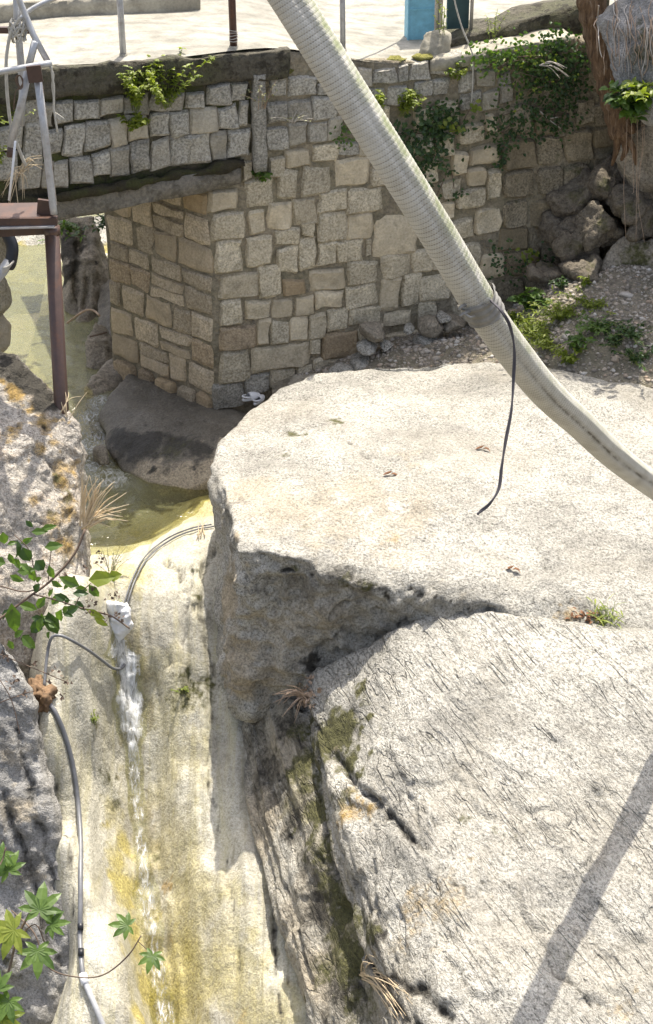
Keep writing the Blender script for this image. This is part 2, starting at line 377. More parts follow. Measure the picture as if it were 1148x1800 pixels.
# ------------------------------------------------------------------ object helpers
def tag(o, label=None, cat=None, group=None, kind=None):
    if label: o['label'] = label
    if cat: o['category'] = cat
    if group: o['group'] = group
    if kind: o['kind'] = kind
    return o
def empty(name, loc, label=None, cat=None, group=None):
    o = bpy.data.objects.new(name, None); COL.objects.link(o); o.location = loc; o.empty_display_size = 0.2
    return tag(o, label, cat, group)
def wloc(o):
    p = Vector(o.location)
    while o.parent: o = o.parent; p = p+Vector(o.location)
    return p
def mobj(name, verts, faces, mat, parent=None, smooth=True, origin=None, attrs=None):
    verts = np.asarray([tuple(v) for v in verts], dtype=np.float64) if not isinstance(verts, np.ndarray) else verts
    if origin is None:
        lo, hi = verts.min(0), verts.max(0); origin = Vector(((lo[0]+hi[0])/2, (lo[1]+hi[1])/2, lo[2]))
    origin = Vector(origin)
    me = bpy.data.meshes.new(name)
    me.from_pydata((verts-np.array(origin)).tolist(), [], [list(f) for f in faces])
    if smooth: me.shade_smooth()
    me.materials.append(mat)
    for k, a in (attrs or {}).items():
        at = me.attributes.new(k, 'FLOAT', 'POINT'); at.data.foreach_set('value', np.asarray(a, dtype=np.float32))
    o = bpy.data.objects.new(name, me); COL.objects.link(o)
    if parent is not None:
        o.parent = parent; o.location = origin-wloc(parent)
    else: o.location = origin
    return o

class MB:
    """collects shapes into one mesh"""
    def __init__(s): s.v = []; s.f = []; s.uv = None
    def add(s, vs, fs):
        b = len(s.v); s.v += [tuple(x) for x in vs]; s.f += [tuple(i+b for i in f) for f in fs]; return b
    def box(s, c, size, rot=None):
        sx, sy, sz = (q/2 for q in size); c = Vector(c)
        vs = [Vector((x, y, z)) for x in (-sx, sx) for y in (-sy, sy) for z in (-sz, sz)]
        if rot is not None: vs = [rot @ q for q in vs]
        s.add([c+q for q in vs], [(0, 1, 3, 2), (4, 6, 7, 5), (0, 4, 5, 1), (2, 3, 7, 6), (0, 2, 6, 4), (1, 5, 7, 3)])
    def tube(s, pts, r, n=8, cap=True):
        pts = [Vector(p) for p in pts]; m = len(pts)
        rs = r if isinstance(r, (list, tuple)) else [r]*m
        up = Vector((0.13, 0.21, 0.97)); b = len(s.v); last = None
        for i, p in enumerate(pts):
            d = (pts[min(i+1, m-1)]-pts[max(i-1, 0)]).normalized()
            if last is None: a = d.cross(up).normalized()
            else: a = (last - d*last.dot(d)).normalized()
            last = a; c = d.cross(a)
            for k in range(n):
                th = 2*math.pi*k/n
                s.v.append(tuple(p + (a*math.cos(th)+c*math.sin(th))*rs[i]))
        for i in range(m-1):
            for k in range(n):
                k2 = (k+1) % n
                s.f.append((b+i*n+k, b+i*n+k2, b+(i+1)*n+k2, b+(i+1)*n+k))
        if cap:
            s.f.append(tuple(b+k for k in reversed(range(n)))); s.f.append(tuple(b+(m-1)*n+k for k in range(n)))
    def leaf(s, p, d, up, L, w, fold=0.25, bend=0.2):
        d = Vector(d).normalized(); up = Vector(up); sd = d.cross(up)
        if sd.length < 1e-3: sd = d.orthogonal()
        sd.normalize(); nn = sd.cross(d).normalized(); p = Vector(p)
        q = [p, p+d*L*0.35-sd*w*0.5+nn*fold*w, p+d*L*0.35+sd*w*0.5+nn*fold*w, p+d*L*0.4, p+d*L*0.72-sd*w*0.36+nn*(fold*w-bend*L*0.3), p+d*L*0.72+sd*w*0.36+nn*(fold*w-bend*L*0.3), p+d*L*0.75-nn*bend*L*0.3, p+d*L-nn*bend*L]
        s.add(q, [(0, 3, 1), (0, 2, 3), (1, 3, 6, 4), (3, 2, 5, 6), (4, 6, 7), (6, 5, 7)])
    def build(s, name, mat, parent=None, smooth=True, origin=None):
        return mobj(name, np.array(s.v), s.f, mat, parent, smooth, origin)

def spline(pts, n=8):
    pts = [Vector(p) for p in pts]; out = []
    P = [pts[0]*2-pts[1]] + pts + [pts[-1]*2-pts[-2]]
    for i in range(1, len(P)-2):
        for k in range(n):
            t_ = k/n; a, b, c, d = P[i-1], P[i], P[i+1], P[i+2]
            out.append(0.5*((2*b)+(c-a)*t_+(2*a-5*b+4*c-d)*t_*t_+(3*b-a-3*c+d)*t_**3))
    out.append(pts[-1]); return out

# ------------------------------------------------------------------ rock building
BVH = {}
def remesh(hulls, voxel, smooth):
    bm = bmesh.new()
    for pts in hulls:
        vs = [bm.verts.new(p) for p in pts]
        r = bmesh.ops.convex_hull(bm, input=vs)
        dead = [g for g in r['geom_interior'] + r['geom_unused'] if isinstance(g, bmesh.types.BMVert) and g.is_valid]
        bmesh.ops.delete(bm, geom=list(set(dead)), context='VERTS')
    bmesh.ops.triangulate(bm, faces=bm.faces[:])
    bmesh.ops.recalc_face_normals(bm, faces=bm.faces[:])
    me = bpy.data.meshes.new('tmp'); bm.to_mesh(me); bm.free()
    o = bpy.data.objects.new('tmp', me); COL.objects.link(o)
    m = o.modifiers.new('r', 'REMESH'); m.mode = 'VOXEL'; m.voxel_size = voxel
    m = o.modifiers.new('s', 'SMOOTH'); m.factor = 0.5; m.iterations = smooth
    dg = bpy.context.evaluated_depsgraph_get(); ev = o.evaluated_get(dg)
    me2 = bpy.data.meshes.new_from_object(ev)
    bpy.data.objects.remove(o, do_unlink=True); bpy.data.meshes.remove(me)
    return me2
def arrs(me):
    n = len(me.vertices); P = np.empty(n*3); me.vertices.foreach_get('co', P)
    N = np.empty(n*3); me.vertex_normals.foreach_get('vector', N)
    return P.reshape(-1, 3), N.reshape(-1, 3)
def bvh_of(me): 
    return BVHTree.FromPolygons([v.co[:] for v in me.vertices], [p.vertices[:] for p in me.polygons])
CAMO = Vector((0, 0, CAMZ))
def hit(b, u, v):
    r = b.ray_cast(CAMO, ray(u, v).normalized())
    return r[0]
def segdist(P, a, b):
    a = np.array(a); b = np.array(b); ab = b-a
    t_ = np.clip(((P-a)@ab)/max(ab@ab, 1e-9), 0, 1)
    return np.linalg.norm(P-(a+t_[:, None]*ab), axis=1)
def finish(name, me, disp, mat, cracks=(), paint=(), base_attr=None, parent=None):
    """displace a dense mesh, cut cracks along traced lines, add stain masks"""
    P, N = arrs(me)
    if disp is not None:
        P = P + disp(P, N); me.vertices.foreach_set('co', P.ravel()); me.update()
    b = bvh_of(me); A = {k: np.zeros(len(P)) for k in ('moss', 'dark', 'ochre', 'algae', 'tan', 'pale', 'wet', 'flank')}
    P, N = arrs(me)
    if cracks:
        wob = np.stack([fbm(P*4.0, 3, 51), fbm(P*4.0, 3, 52), fbm(P*4.0, 3, 53)], 1)*0.035
        Pw = P+wob; D = np.zeros(len(P))
        for line, wd, dp, dirt in cracks:
            hs = [hit(b, *q[:2]) for q in line]; hs = [h for h in hs if h is not None]
            if len(hs) < 2: continue
            dd = np.full(len(P), 9.0)
            H = np.array([tuple(h) for h in hs]); lo, hi = H.min(0)-0.3, H.max(0)+0.3
            sel = np.where(np.all((P > lo) & (P < hi), axis=1))[0]
            for i in range(len(hs)-1): dd[sel] = np.minimum(dd[sel], segdist(Pw[sel], hs[i], hs[i+1]))
            var = 0.6+0.5*vn(P*3.0, 77)
            D = np.maximum(D, dp*np.exp(-(dd/wd)**2)*np.clip(var, 0.15, 1.2)) if dp > 0 else D+dp*np.exp(-(dd/wd)**2)
            A['dark'] = np.maximum(A['dark'], dirt*np.exp(-(dd/(wd*1.1))**2))
        P = P - N*D[:, None]
        me.vertices.foreach_set('co', P.ravel()); me.update()
    for an, u, v, r, st_ in paint:
        h = hit(b, u, v)
        if h is None: continue
        d = np.linalg.norm(P-np.array(h), axis=1); sel = np.where(d < 2.2*r)[0]
        if not len(sel): continue
        w1 = fbm(P[sel]*(1.6/r)+u, 4, 61, .6)
        dd = d[sel]/r*(1+.55*w1)
        A[an][sel] = np.maximum(A[an][sel], st_*(1-sstep(.2, 1.15, dd)))
    for k, f in (base_attr or {}).items(): A[k] = np.maximum(A[k], f(P, N))
    lo, hi = P.min(0), P.max(0); org = Vector(((lo[0]+hi[0])/2, (lo[1]+hi[1])/2, lo[2]))
    me.vertices.foreach_set('co', (P-np.array(org)).ravel()); me.update()
    for k, a in A.items():
        if a.max() > 0.01:
            at = me.attributes.new(k, 'FLOAT', 'POINT'); at.data.foreach_set('value', a.astype(np.float32))
    me.shade_smooth(); me.materials.clear(); me.materials.append(mat); me.name = name
    o = bpy.data.objects.new(name, me); COL.objects.link(o); o.location = org
    if parent is not None: o.parent = parent; o.location = org-parent.location
    BVH[name+str(len(BVH))] = b; BVH[name] = b
    return o
def nd(f): return lambda P, N: N*f(P, N)[:, None]
def basic_disp(a1=0.10, s1=0.9, a2=0.02, s2=5.0, seed=0):
    return nd(lambda P, N: a1*fbm(P*s1, 3, seed)+a2*fbm(P*s2, 4, seed+9, 0.6))
SD = np.array(SDIR)
SA = np.array(SDIR.cross(Vector((0.3, 0.1, 1))).normalized()); SB = np.cross(SD, SA)
def strata(P, f=5.0, along=0.35, s=3):
    Q = np.stack([P@SD*along, P@SA*f*0.7, P@SB*f], 1)
    w = np.stack([fbm(P*0.8, 2, 5), fbm(P*0.8, 2, 6), fbm(P*0.8, 2, 7)], 1)*0.5
    return ridge(Q+w*1.2, 3, s)

# ================================================================== SETTING
# far ground sheet with valley sides (keeps going outside the frame)
def ground_sheet():
    xs = np.concatenate([np.linspace(-300, -12, 30), np.linspace(-10, 10, 41), np.linspace(12, 300, 30)])
    ys = np.concatenate([np.linspace(-250, -4, 24), np.linspace(-2, 44, 70), np.linspace(48, 400, 30)])
    X, Y = np.meshgrid(xs, ys); P = np.stack([X.ravel(), Y.ravel(), 0*X.ravel()], 1)
    z = -4.6 - 0.06*np.clip(20-P[:, 1], 0, 40)
    z = z + sstep(5, 26, np.abs(P[:, 0]+1))*10.0 + fbm(P*0.13, 4, 2)*0.5*sstep(3, 9, np.abs(P[:, 0]))
    z = np.where(P[:, 1] > 36, z + sstep(36, 70, P[:, 1])*8, z)
    P[:, 2] = z; nx = len(xs); ny = len(ys)
    F = [(j*nx+i, j*nx+i+1, (j+1)*nx+i+1, (j+1)*nx+i) for j in range(ny-1) for i in range(nx-1)]
    o = mobj('ground', P, F, M['soil']); tag(o, kind='structure'); return o
ground_sheet()

# ---- rocky stream bed (height field through measured points)
TP = [(270,900,.05),(330,885,.34),(352,880,.45),(240,960,.05),(200,900,-.1),(170,820,.05),(165,770,.25),(120,600,.4),(60,560,.4),(60,505,.6),
 (372,905,.62),(375,930,.85),(300,964,.72),(232,1020,.56),(212,1062,.47),(375,1000,.65),(300,1050,.5),(350,1100,.3),(262,1100,.28),(380,1190,-.2),(300,1200,-.22),(272,1200,-.32),(252,1150,.05),
 (212,1095,.3),(222,1150,-.05),(230,1200,-.42),(232,1280,-.95),(240,1400,-1.5),(255,1500,-1.93),(265,1600,-2.3),(280,1700,-2.66),(295,1800,-3.0),
 (300,1300,-.8),(380,1300,-.68),(300,1400,-1.25),(400,1400,-1.02),(300,1500,-1.68),(420,1500,-1.35),(330,1600,-1.95),(450,1600,-1.6),(350,1700,-2.3),(480,1700,-1.9),(360,1800,-2.62),(520,1800,-2.1),(560,1900,-2.5),(300,1900,-3.35),(420,1950,-3.0),
 (700,1300,-1.6),(700,1600,-2.4),(600,1000,-1.0),(560,850,-.2),(430,860,.2),(700,1900,-3.0),
 (190,1095,.5),(204,1130,.2),(206,1200,-.15),(207,1280,-.7),(150,1150,.4),(100,1150,.5),(100,1250,.1),(160,1250,-.15),(212,1310,-.9),(75,1300,-.1),(150,1350,-.75),(200,1350,-1.05),(100,1400,-.75),(155,1450,-1.12),(215,1450,-1.55),(95,1500,-1.05),(165,1550,-1.42),(228,1560,-1.98),(125,1600,-1.45),(190,1600,-1.58),(205,1660,-1.75),(252,1650,-2.38),(140,1700,-1.75),(222,1720,-1.98),(264,1720,-2.62),(175,1800,-2.1),(240,1800,-2.22),(276,1800,-2.9),(190,1900,-2.5),(235,1900,-2.6),
 (20,1500,-2.4),(20,1300,-1.2),(60,1650,-2.6),(100,1800,-3.0),(-60,1400,-2.0),(-60,1800,-3.2),(60,1150,.3),(0,1000,.4),(0,800,.1),(100,950,.4),(150,1000,.6)]
def tps_fit(pts):
    X = np.array([tuple(PZ(*p)) for p in pts]); n = len(X); xy = X[:, :2]
    r2 = ((xy[:, None]-xy[None])**2).sum(-1); K = 0.5*r2*np.log(r2+1e-12); K[np.isnan(K)] = 0
    K += np.eye(n)*0.02
    A_ = np.zeros((n+3, n+3)); A_[:n, :n] = K; A_[:n, n] = 1; A_[:n, n+1:] = xy; A_[n, :n] = 1; A_[n+1:, :n] = xy.T
    w = np.linalg.solve(A_, np.concatenate([X[:, 2], np.zeros(3)])); return xy, w
TXY, TW = tps_fit(TP)
def tps(x, y):
    q = np.stack([x, y], 1); r2 = ((q[:, None]-TXY[None])**2).sum(-1)
    return (0.5*r2*np.log(r2+1e-12))@TW[:-3] + TW[-3] + q@TW[-2:]
def bed_z(P):
    z = tps(P[:, 0], P[:, 1])
    return z
def stream_bed():
    st = 0.03; xs = np.arange(-4.6, 1.4, st); ys = np.arange(13.6, 31.5, st)
    X, Y = np.meshgrid(xs, ys); x, y = X.ravel(), Y.ravel()
    z = np.concatenate([tps(x[i:i+20000], y[i:i+20000]) for i in range(0, len(x), 20000)])
    z = np.clip(z, -4.4, 1.6)
    P = np.stack([x, y, z], 1)
    z = z + 0.05*fbm(P*1.3, 3, 4) + 0.012*fbm(P*6, 3, 8) + 0.025*strata(P*np.array([1, 1, 0.5]), 3.2, 0.4, 9)*sstep(21.5, 20.0, y)
    wx = x + 0.22*(y-18) *0.35 + 0.10*fbm(P*0.7, 2, 15)
    Q = np.stack([wx*2.6, y*0.22, z*0.2], 1)
    z = z + (0.085*ridge(Q, 2, 16) + 0.03*ridge(Q*np.array([2.7, 1.6, 1.6]), 2, 18))*sstep(21.5, 20.5, y)
    P[:, 2] = z; nx, ny = len(xs), len(ys)
    me = bpy.data.meshes.new('stream_bed')
    idx = np.arange(nx*ny).reshape(ny, nx)
    F = np.stack([idx[:-1, :-1], idx[:-1, 1:], idx[1:, 1:], idx[1:, :-1]], -1).reshape(-1, 4)
    me.from_pydata(P.tolist(), [], F.tolist())
    ck = [([(296,985),(312,1040),(316,1110),(326,1190)], .13, -.13, 0), ([(340,965),(356,1040),(366,1120),(374,1180)], .10, -.12, 0), ([(262,1060),(268,1130),(284,1220),(296,1320),(310,1420)], .12, -.09, 0), ([(340,1230),(352,1330),(372,1450),(392,1560)], .14, -.10, 0), ([(378,960),(360,1010),(352,1080),(365,1140),(380,1185)], .04, .10, .6), ([(340,1000),(330,1060),(322,1130),(330,1200)], .035, .08, .5), ([(262,1120),(275,1200),(285,1290),(290,1380)], .03, .05, .3), ([(300,1170),(330,1060),(318,1010),(290,985)], .035, .07, .5), ([(372,1150),(352,1080),(330,1040),(345,990)], .03, .06, .4),
          ([(330,1210),(322,1120),(345,1060)], .03, .08, .5), ([(381,1190),(350,1200),(325,1215),(300,1215)], .035, .06, .5),
          ([(395,1510),(405,1560),(412,1640),(420,1720)], .025, .05, .6), ([(480,1560),(487,1640),(480,1700),(495,1800)], .03, .09, .8),
          ([(388,1190),(372,1260),(365,1340),(385,1480)], .03, .06, .6), ([(505,1700),(500,1740),(512,1790)], .02, .04, .4),
          ([(85,1240),(100,1400),(120,1500),(130,1620),(140,1690)], .03, .06, .7), ([(135,1260),(180,1290),(205,1330)], .025, .05, .5),
          ([(175,1280),(185,1350),(205,1420),(215,1500)], .025, .05, .5), ([(155,1180),(190,1150),(200,1090)], .02, .04, .4), ([(120,1120),(150,1160),(165,1190)], .02, .03, .4),
          ([(310,1240),(325,1300),(330,1360)], .02, .04, .3), ([(350,1215),(345,1260),(358,1300)], .02, .04, .3)]
    pt = []
    for u, v, r, s in [(290,1380,.6,.35),(310,1480,.8,.42),(330,1600,.9,.5),(330,1700,.9,.62),(300,1760,.8,.7),(390,1560,.6,.35),(400,1700,.8,.5),(450,1790,.7,.5),(220,1560,.4,.8),(235,1640,.35,.85),(215,1480,.35,.75),(255,1740,.35,.9),(250,1790,.35,.9),(195,1420,.3,.5),(205,1520,.3,.7),
                       (330,900,.8,.6),(280,900,.9,.7),(240,950,.8,.7),(300,880,.8,.6),(360,890,.5,.5),(225,1000,.4,.5),(270,1180,.5,.4),(290,1260,.6,.42),(300,1330,.6,.4),(320,1230,.5,.4),(60,520,1.5,.5),(110,590,1.8,.6),(160,620,1.5,.6)]:
        pt.append(('algae', u, v, r, s))
    for u, v, r, s in [(330,1215,.22,.7),(300,1230,.18,.5),(370,1205,.14,.7),(190,1370,.2,.6),(200,1410,.16,.6),(170,1275,.12,.7),(205,1370,.1,.6),(350,1050,.08,.6),(345,1000,.07,.5),(330,1540,.2,.35),(300,1420,.15,.3),(280,1500,.15,.4)]:
        pt.append(('moss', u, v, r, s))
    for u, v, r, s in [(420,1780,.3,.3),(292,1560,.12,.7),(300,1650,.1,.4)]: pt.append(('ochre', u, v, r, s))
    for u, v in ((212,1100),(218,1140),(228,1190),(232,1240),(234,1300),(238,1360),(243,1420),(248,1480),(255,1540),(262,1600),(270,1660),(280,1720),(290,1780),(246,1180),(250,1250)): pt.append(('wet', u, v, .26, .55))
    o = finish('stream_bed', me, None, M['bed'], ck, pt)
    tag(o, kind='structure'); return o
stream_bed()

# ---- water
def water():
    st = 0.06; xs = np.arange(-6.0, 1.2, st); ys = np.arange(20.0, 34.0, st)
    X, Y = np.meshgrid(xs, ys); P = np.stack([X.ravel(), Y.ravel(), 0*X.ravel()], 1)
    P[:, 2] = 0.5 + 0.25*sstep(24.6, 25.8, P[:, 1]) + 0.018*fbm(P*np.array([3.0, 5.0, 1]), 3, 3) - 0.12*sstep(21.2, 20.3, P[:, 1])
    foam = np.zeros(len(P)); rough = np.zeros(len(P))
    for u, v, r, s in [(152,775,.45,.85),(165,805,.45,.8),(192,835,.4,.7),(175,725,.25,.6),(158,745,.3,.7)]:
        h = PZ(u, v, 0.55); d = np.hypot(P[:, 0]-h.x, P[:, 1]-h.y); foam = np.maximum(foam, s*(1-sstep(.15*r, r, d)))
    P[:, 2] += 0.06*foam*fbm(P*6, 3, 12)
    murk = sstep(24.8, 27.0, P[:, 1])*0.9
    h = PZ(190, 870, .5); murk = np.maximum(murk, 0.7*(1-sstep(.3, 1.3, np.hypot(P[:, 0]-h.x, P[:, 1]-h.y))))
    nx, ny = len(xs), len(ys)
    cr = [PZ(u, v, z_) for u, v, z_ in ((190,1075,.5),(212,1066,.47),(232,1024,.54),(300,972,.68),(375,940,.8),(480,930,.8))]
    cy = np.interp(P[:, 0], [c.x for c in cr], [c.y for c in cr])
    F = [(j*nx+i, j*nx+i+1, (j+1)*nx+i+1, (j+1)*nx+i) for j in range(ny-1) for i in range(nx-1) if P[j*nx+i, 1] > cy[j*nx+i]-.04]
    o = mobj('pool_water', P, F, M['water'], attrs={'foam': foam, 'murk': murk}); tag(o, kind='structure')
    # white water running down the chute
    b = BVH['stream_bed']
    prof = [(200,1062,8,.1),(204,1090,9,.35),(208,1120,12,.55),(212,1150,22,1.),(224,1165,30,1.),(226,1200,26,1.),(230,1250,24,.95),(232,1290,22,.85),(236,1340,16,.7),(240,1400,12,.5),(246,1460,12,.42),(252,1520,16,.5),(258,1580,18,.5),(268,1640,18,.42),(276,1700,18,.5),(286,1760,18,.45),(296,1830,18,.45),(300,1880,18,.4)]
    S = []
    for i in range(len(prof)-1):
        for k in range(10):
            t_ = k/10; S.append([prof[i][j]*(1-t_)+prof[i+1][j]*t_ for j in range(4)])
    nw = 15; V = []; fo = []; F = []
    for i, (u, v, w, f) in enumerate(S):
        for k in range(nw):
            a = k/(nw-1)*2-1
            h = hit(b, u+a*w*(1.1+.22*math.sin(i*.21+1)+.12*math.sin(i*.53+2)), v)
            if h is None: h = PZ(u+a*w, v, -1)
            V.append((h.x, h.y, h.z+.035+.05*f*(1-a*a))); fo.append(f*(1-abs(a)**3)*1.0-0.5*abs(a)**4)
    V = np.array(V); q = fbm(V*np.array([9, 6, 6]), 4, 31, .6); V[:, 2] += .05*q*np.clip(np.array(fo), .1, 1)
    for i in range(len(S)-1):
        for k in range(nw-1): F.append((i*nw+k, i*nw+k+1, (i+1)*nw+k+1, (i+1)*nw+k))
    o = mobj('white_water', V, F, M['whitewater'], attrs={'foam': np.array(fo)}); tag(o, kind='structure')
water()

# ---- walls: planes
C0 = PY(380, 720, 25.0)                                   # pier corner, at its foot
DW = Vector((math.cos(R(18)), math.sin(R(18)), 0)); NW = Vector((math.sin(R(18)), -math.cos(R(18)), 0))
DL = Vector((-math.sin(R(47)), math.cos(R(47)), 0)); NL = Vector((-math.cos(R(47)), -math.sin(R(47)), 0))
CB = Vector((C0.x, C0.y, 0))
def deck_z(s): return 5.88 - 0.36*float(sstep(0.6, 3.0, np.array(s)))
UPZ = Vector((0, 0, 1))
def stone(parent, p0, D, N, corners, mat, depth=0.16, bulge=0.03, nx=7, ny=6, k=0.07, rough=0.018, name='stone'):
    """one wall stone; corners (s,z) TL,TR,BR,BL on the plane through p0"""
    TL, TR, BR, BL = [np.array(c, dtype=float) for c in corners]
    V = []; seed = random.random()*100
    w = np.linalg.norm(TR-TL); h = np.linalg.norm(TL-BL); m = min(w, h)
    for j in range(ny+1):
        for i in range(nx+1):
            a, c = 2*i/nx-1, 2*j/ny-1; a = math.copysign(abs(a)**0.55, a); c = math.copysign(abs(c)**0.55, c)
            kx = min(k*m/w*1.4, .6); ky = min(k*m/h*1.4, .6)
            aa = a*math.sqrt(max(0, 1-kx*c*c*.5*abs(a)**2)); cc = c*math.sqrt(max(0, 1-ky*a*a*.5*abs(c)**2))
            U_, V_ = (aa+1)/2, (cc+1)/2
            q = (BL*(1-U_)+BR*U_)*(1-V_) + (TL*(1-U_)+TR*U_)*V_
            e = (1-abs(a)**14)*(1-abs(c)**14)
            V.append((q[0], q[1], bulge*e**0.6 if e > 1e-9 else -0.012))
    V = np.array(V)
    nz = fbm(np.stack([V[:, 0]*5, V[:, 1]*5, np.full(len(V), seed)], 1), 3, 5)
    V[:, 2] += nz*rough*1.8
    e1 = fbm(np.stack([V[:, 0]*4, V[:, 1]*4, np.full(len(V), seed+9)], 1), 2, 6); e2 = fbm(np.stack([V[:, 0]*4, V[:, 1]*4, np.full(len(V), seed+19)], 1), 2, 7)
    V[:, 0] += e1*0.026; V[:, 1] += e2*0.026
    ring = [i for i in range(nx+1)] + [j*(nx+1)+nx for j in range(1, ny+1)] + [ny*(nx+1)+i for i in range(nx-1, -1, -1)] + [j*(nx+1) for j in range(ny-1, 0, -1)]
    base = len(V); back = V[ring].copy(); back[:, 2] = -depth
    V = np.concatenate([V, back])
    F = [(j*(nx+1)+i, j*(nx+1)+i+1, (j+1)*(nx+1)+i+1, (j+1)*(nx+1)+i) for j in range(ny) for i in range(nx)]
    L = len(ring)
    for i in range(L): F.append((ring[(i+1) % L], ring[i], base+i, base+(i+1) % L))
    Pw = np.array([tuple(p0 + D*v[0] + UPZ*v[1] + N*v[2]) for v in V])
    if D.cross(UPZ).dot(N) < 0: F = [tuple(reversed(f)) for f in F]
    c = Pw.mean(0)
    o = mobj(name, Pw, F, mat, parent, True, Vector(c)); o.data.set_sharp_from_angle(angle=R(38)); return o
def prism(mb, foot, z0, z1):
    n = len(foot); zs0 = z0 if hasattr(z0, '__len__') else [z0]*n; zs1 = z1 if hasattr(z1, '__len__') else [z1]*n
    mb.add([(p[0], p[1], zs0[i]) for i, p in enumerate(foot)]+[(p[0], p[1], zs1[i]) for i, p in enumerate(foot)],
           [tuple(reversed(range(n))), tuple(range(n, 2*n))]+[(i, (i+1) % n, n+(i+1) % n, n+i) for i in range(n)])
def sz(u, v, D=DW, N=NW, off=0.0):
    p = Pplane(u, v, CB+N*off, N); q = p-CB; return (q.dot(D), p.z)

# ---- retaining wall with pier corner
wall = empty('retaining_wall', CB, 'tall mortared granite retaining wall with square corner beside the stream', 'wall')
def lumpy(mb_foot, z0, z1, name, mat, parent, cut=0.12, amp=0.02, seed=3):
    mb = MB(); prism(mb, mb_foot, z0, z1); bm = bmesh.new()
    vs = [bm.verts.new(v) for v in mb.v]
    for f in mb.f: bm.faces.new([vs[i] for i in f])
    bmesh.ops.recalc_face_normals(bm, faces=bm.faces[:])
    for _ in range(7):
        es = [e for e in bm.edges if e.calc_length() > cut*2]
        if not es: break
        bmesh.ops.subdivide_edges(bm, edges=es, cuts=1, use_grid_fill=True)
        bmesh.ops.triangulate(bm, faces=[f for f in bm.faces if len(f.verts) > 4])
    bm.verts.ensure_lookup_table(); bm.normal_update()
    P = np.array([v.co[:] for v in bm.verts]); N = np.array([v.normal[:] for v in bm.verts])
    P = P + N*(amp*fbm(P*3.1, 4, seed))[:, None]
    F = [tuple(v.index for v in f.verts) for f in bm.faces]; bm.free()
    return mobj(name, P, F, mat, parent, True)
IN = 0.014
cA = CB - NW*IN - NL*IN + DW*0.0
foot = [CB-NW*IN+DW*0.03, CB-NW*IN+DW*7.5, CB+DW*7.5-NW*3.2, CB+DL*2.15-NL*IN+DW*1.0, CB+DL*2.15-NL*IN, CB-NL*IN+DL*0.03]
lumpy(foot, -0.6, [5.45, 5.44, 5.44, 5.45, 5.45, 5.45], 'mortar_core', M['mortar'], wall, 0.10, 0.02)

X5, X2, X1, X3, X6 = (340, 330), (370, 0), (0, 0), (748, 0), (748, 380)
def quad(off, b, slope, D=DW, N=NW, o=0.0, jit=2.2):
    x0, y0, x1, y1 = [q/2.87 for q in b]; x0 += off[0]; x1 += off[0]; y0 += off[1]; y1 += off[1]
    cx = (x0+x1)/2; g = -0.9
    cs = [(x0+g, y0+g), (x1-g, y0+g), (x1-g, y1-g), (x0+g, y1-g)]
    return [sz(x+random.uniform(-jit, jit), y+slope*(x-cx)+random.uniform(-jit, jit), D, N, o) for x, y in cs]
w5 = [(75,15,225,120),(630,15,780,120),(780,5,945,125),(95,125,260,265),(275,110,365,235),(370,75,500,215),(500,55,620,190),(620,125,772,270),(775,130,905,255),
 (115,270,245,430),(265,245,395,395),(415,205,530,290),(540,170,605,245),(420,300,530,440),(535,255,620,415),(625,275,725,395),(722,262,860,380),(862,262,897,345),(905,135,1130,345),
 (128,432,318,565),(325,395,445,555),(450,465,570,535),(580,405,758,520),(770,370,930,490),(945,335,1095,450),(1100,310,1200,430),
 (140,570,248,695),(252,572,388,660),(390,565,502,655),(512,545,605,640),(610,520,750,605),(765,495,930,600),(945,455,1040,620),(1050,435,1140,590),
 (140,697,315,815),(325,665,392,790),(394,665,480,790),(485,655,578,770),(585,640,670,760),(675,612,780,720),(795,600,960,695),(970,625,1100,695),
 (130,820,285,985),(290,795,585,915),(590,772,640,840),(645,725,830,870),(835,700,960,780),
 (110,990,262,1115),(264,945,390,1040),(385,912,520,1005),(524,890,600,960),(600,865,690,950),(690,860,790,915)]
occ = []
def addstone(off, b, mat, slope=-0.12, **kw):
    x0, y0, x1, y1 = [q/2.87 for q in b]; occ.append((x0+off[0], y0+off[1], x1+off[0], y1+off[1]))
    return stone(wall, CB, DW, NW, quad(off, b, slope), M[mat], **kw)
for b in w5:
    mt = 'stone'
    if b[:2] in ((450,465), (140,697), (645,725)): mt = 'stone_ochre'
    if b[1] > 930: mt = 'stone_grey'
    addstone(X5, b, mt, bulge=0.035 if b[0] > 140 else 0.05)
w2 = [(300,390,385,480),(390,390,530,480),(545,420,640,475),(280,520,385,620),(395,500,510,610),(515,490,640,605),(280,635,390,755),(395,620,490,735),(495,610,590,715),(592,590,670,705),
 (160,810,215,900),(290,790,370,890),(380,755,510,845),(515,740,640,820),(645,725,750,790),(175,910,325,1040),(340,865,440,1000),(460,845,605,980),(625,800,800,935),(805,850,900,940)]
for b in w2: addstone(X2, b, 'stone_grey' if b[1] < 740 else 'stone')
for b in [(750,340,810,440),(815,345,940,425),(945,330,1000,410),(1000,318,1105,405),(885,435,990,530),(1030,415,1120,490),(760,450,875,540)]: addstone(X2, b, 'stone_grey')
for b in [(30,282,185,372),(190,265,330,345),(335,245,460,325),(165,360,245,460),(250,355,350,445),(370,365,440,425),(40,400,120,480),(285,448,365,555),(375,425,440,515),(450,330,560,420),(520,430,590,500),(592,425,680,510),(180,470,280,560)]:
    addstone(X3, b, 'stone_grey' if b[0] < 450 else 'stone_shade', -0.16)
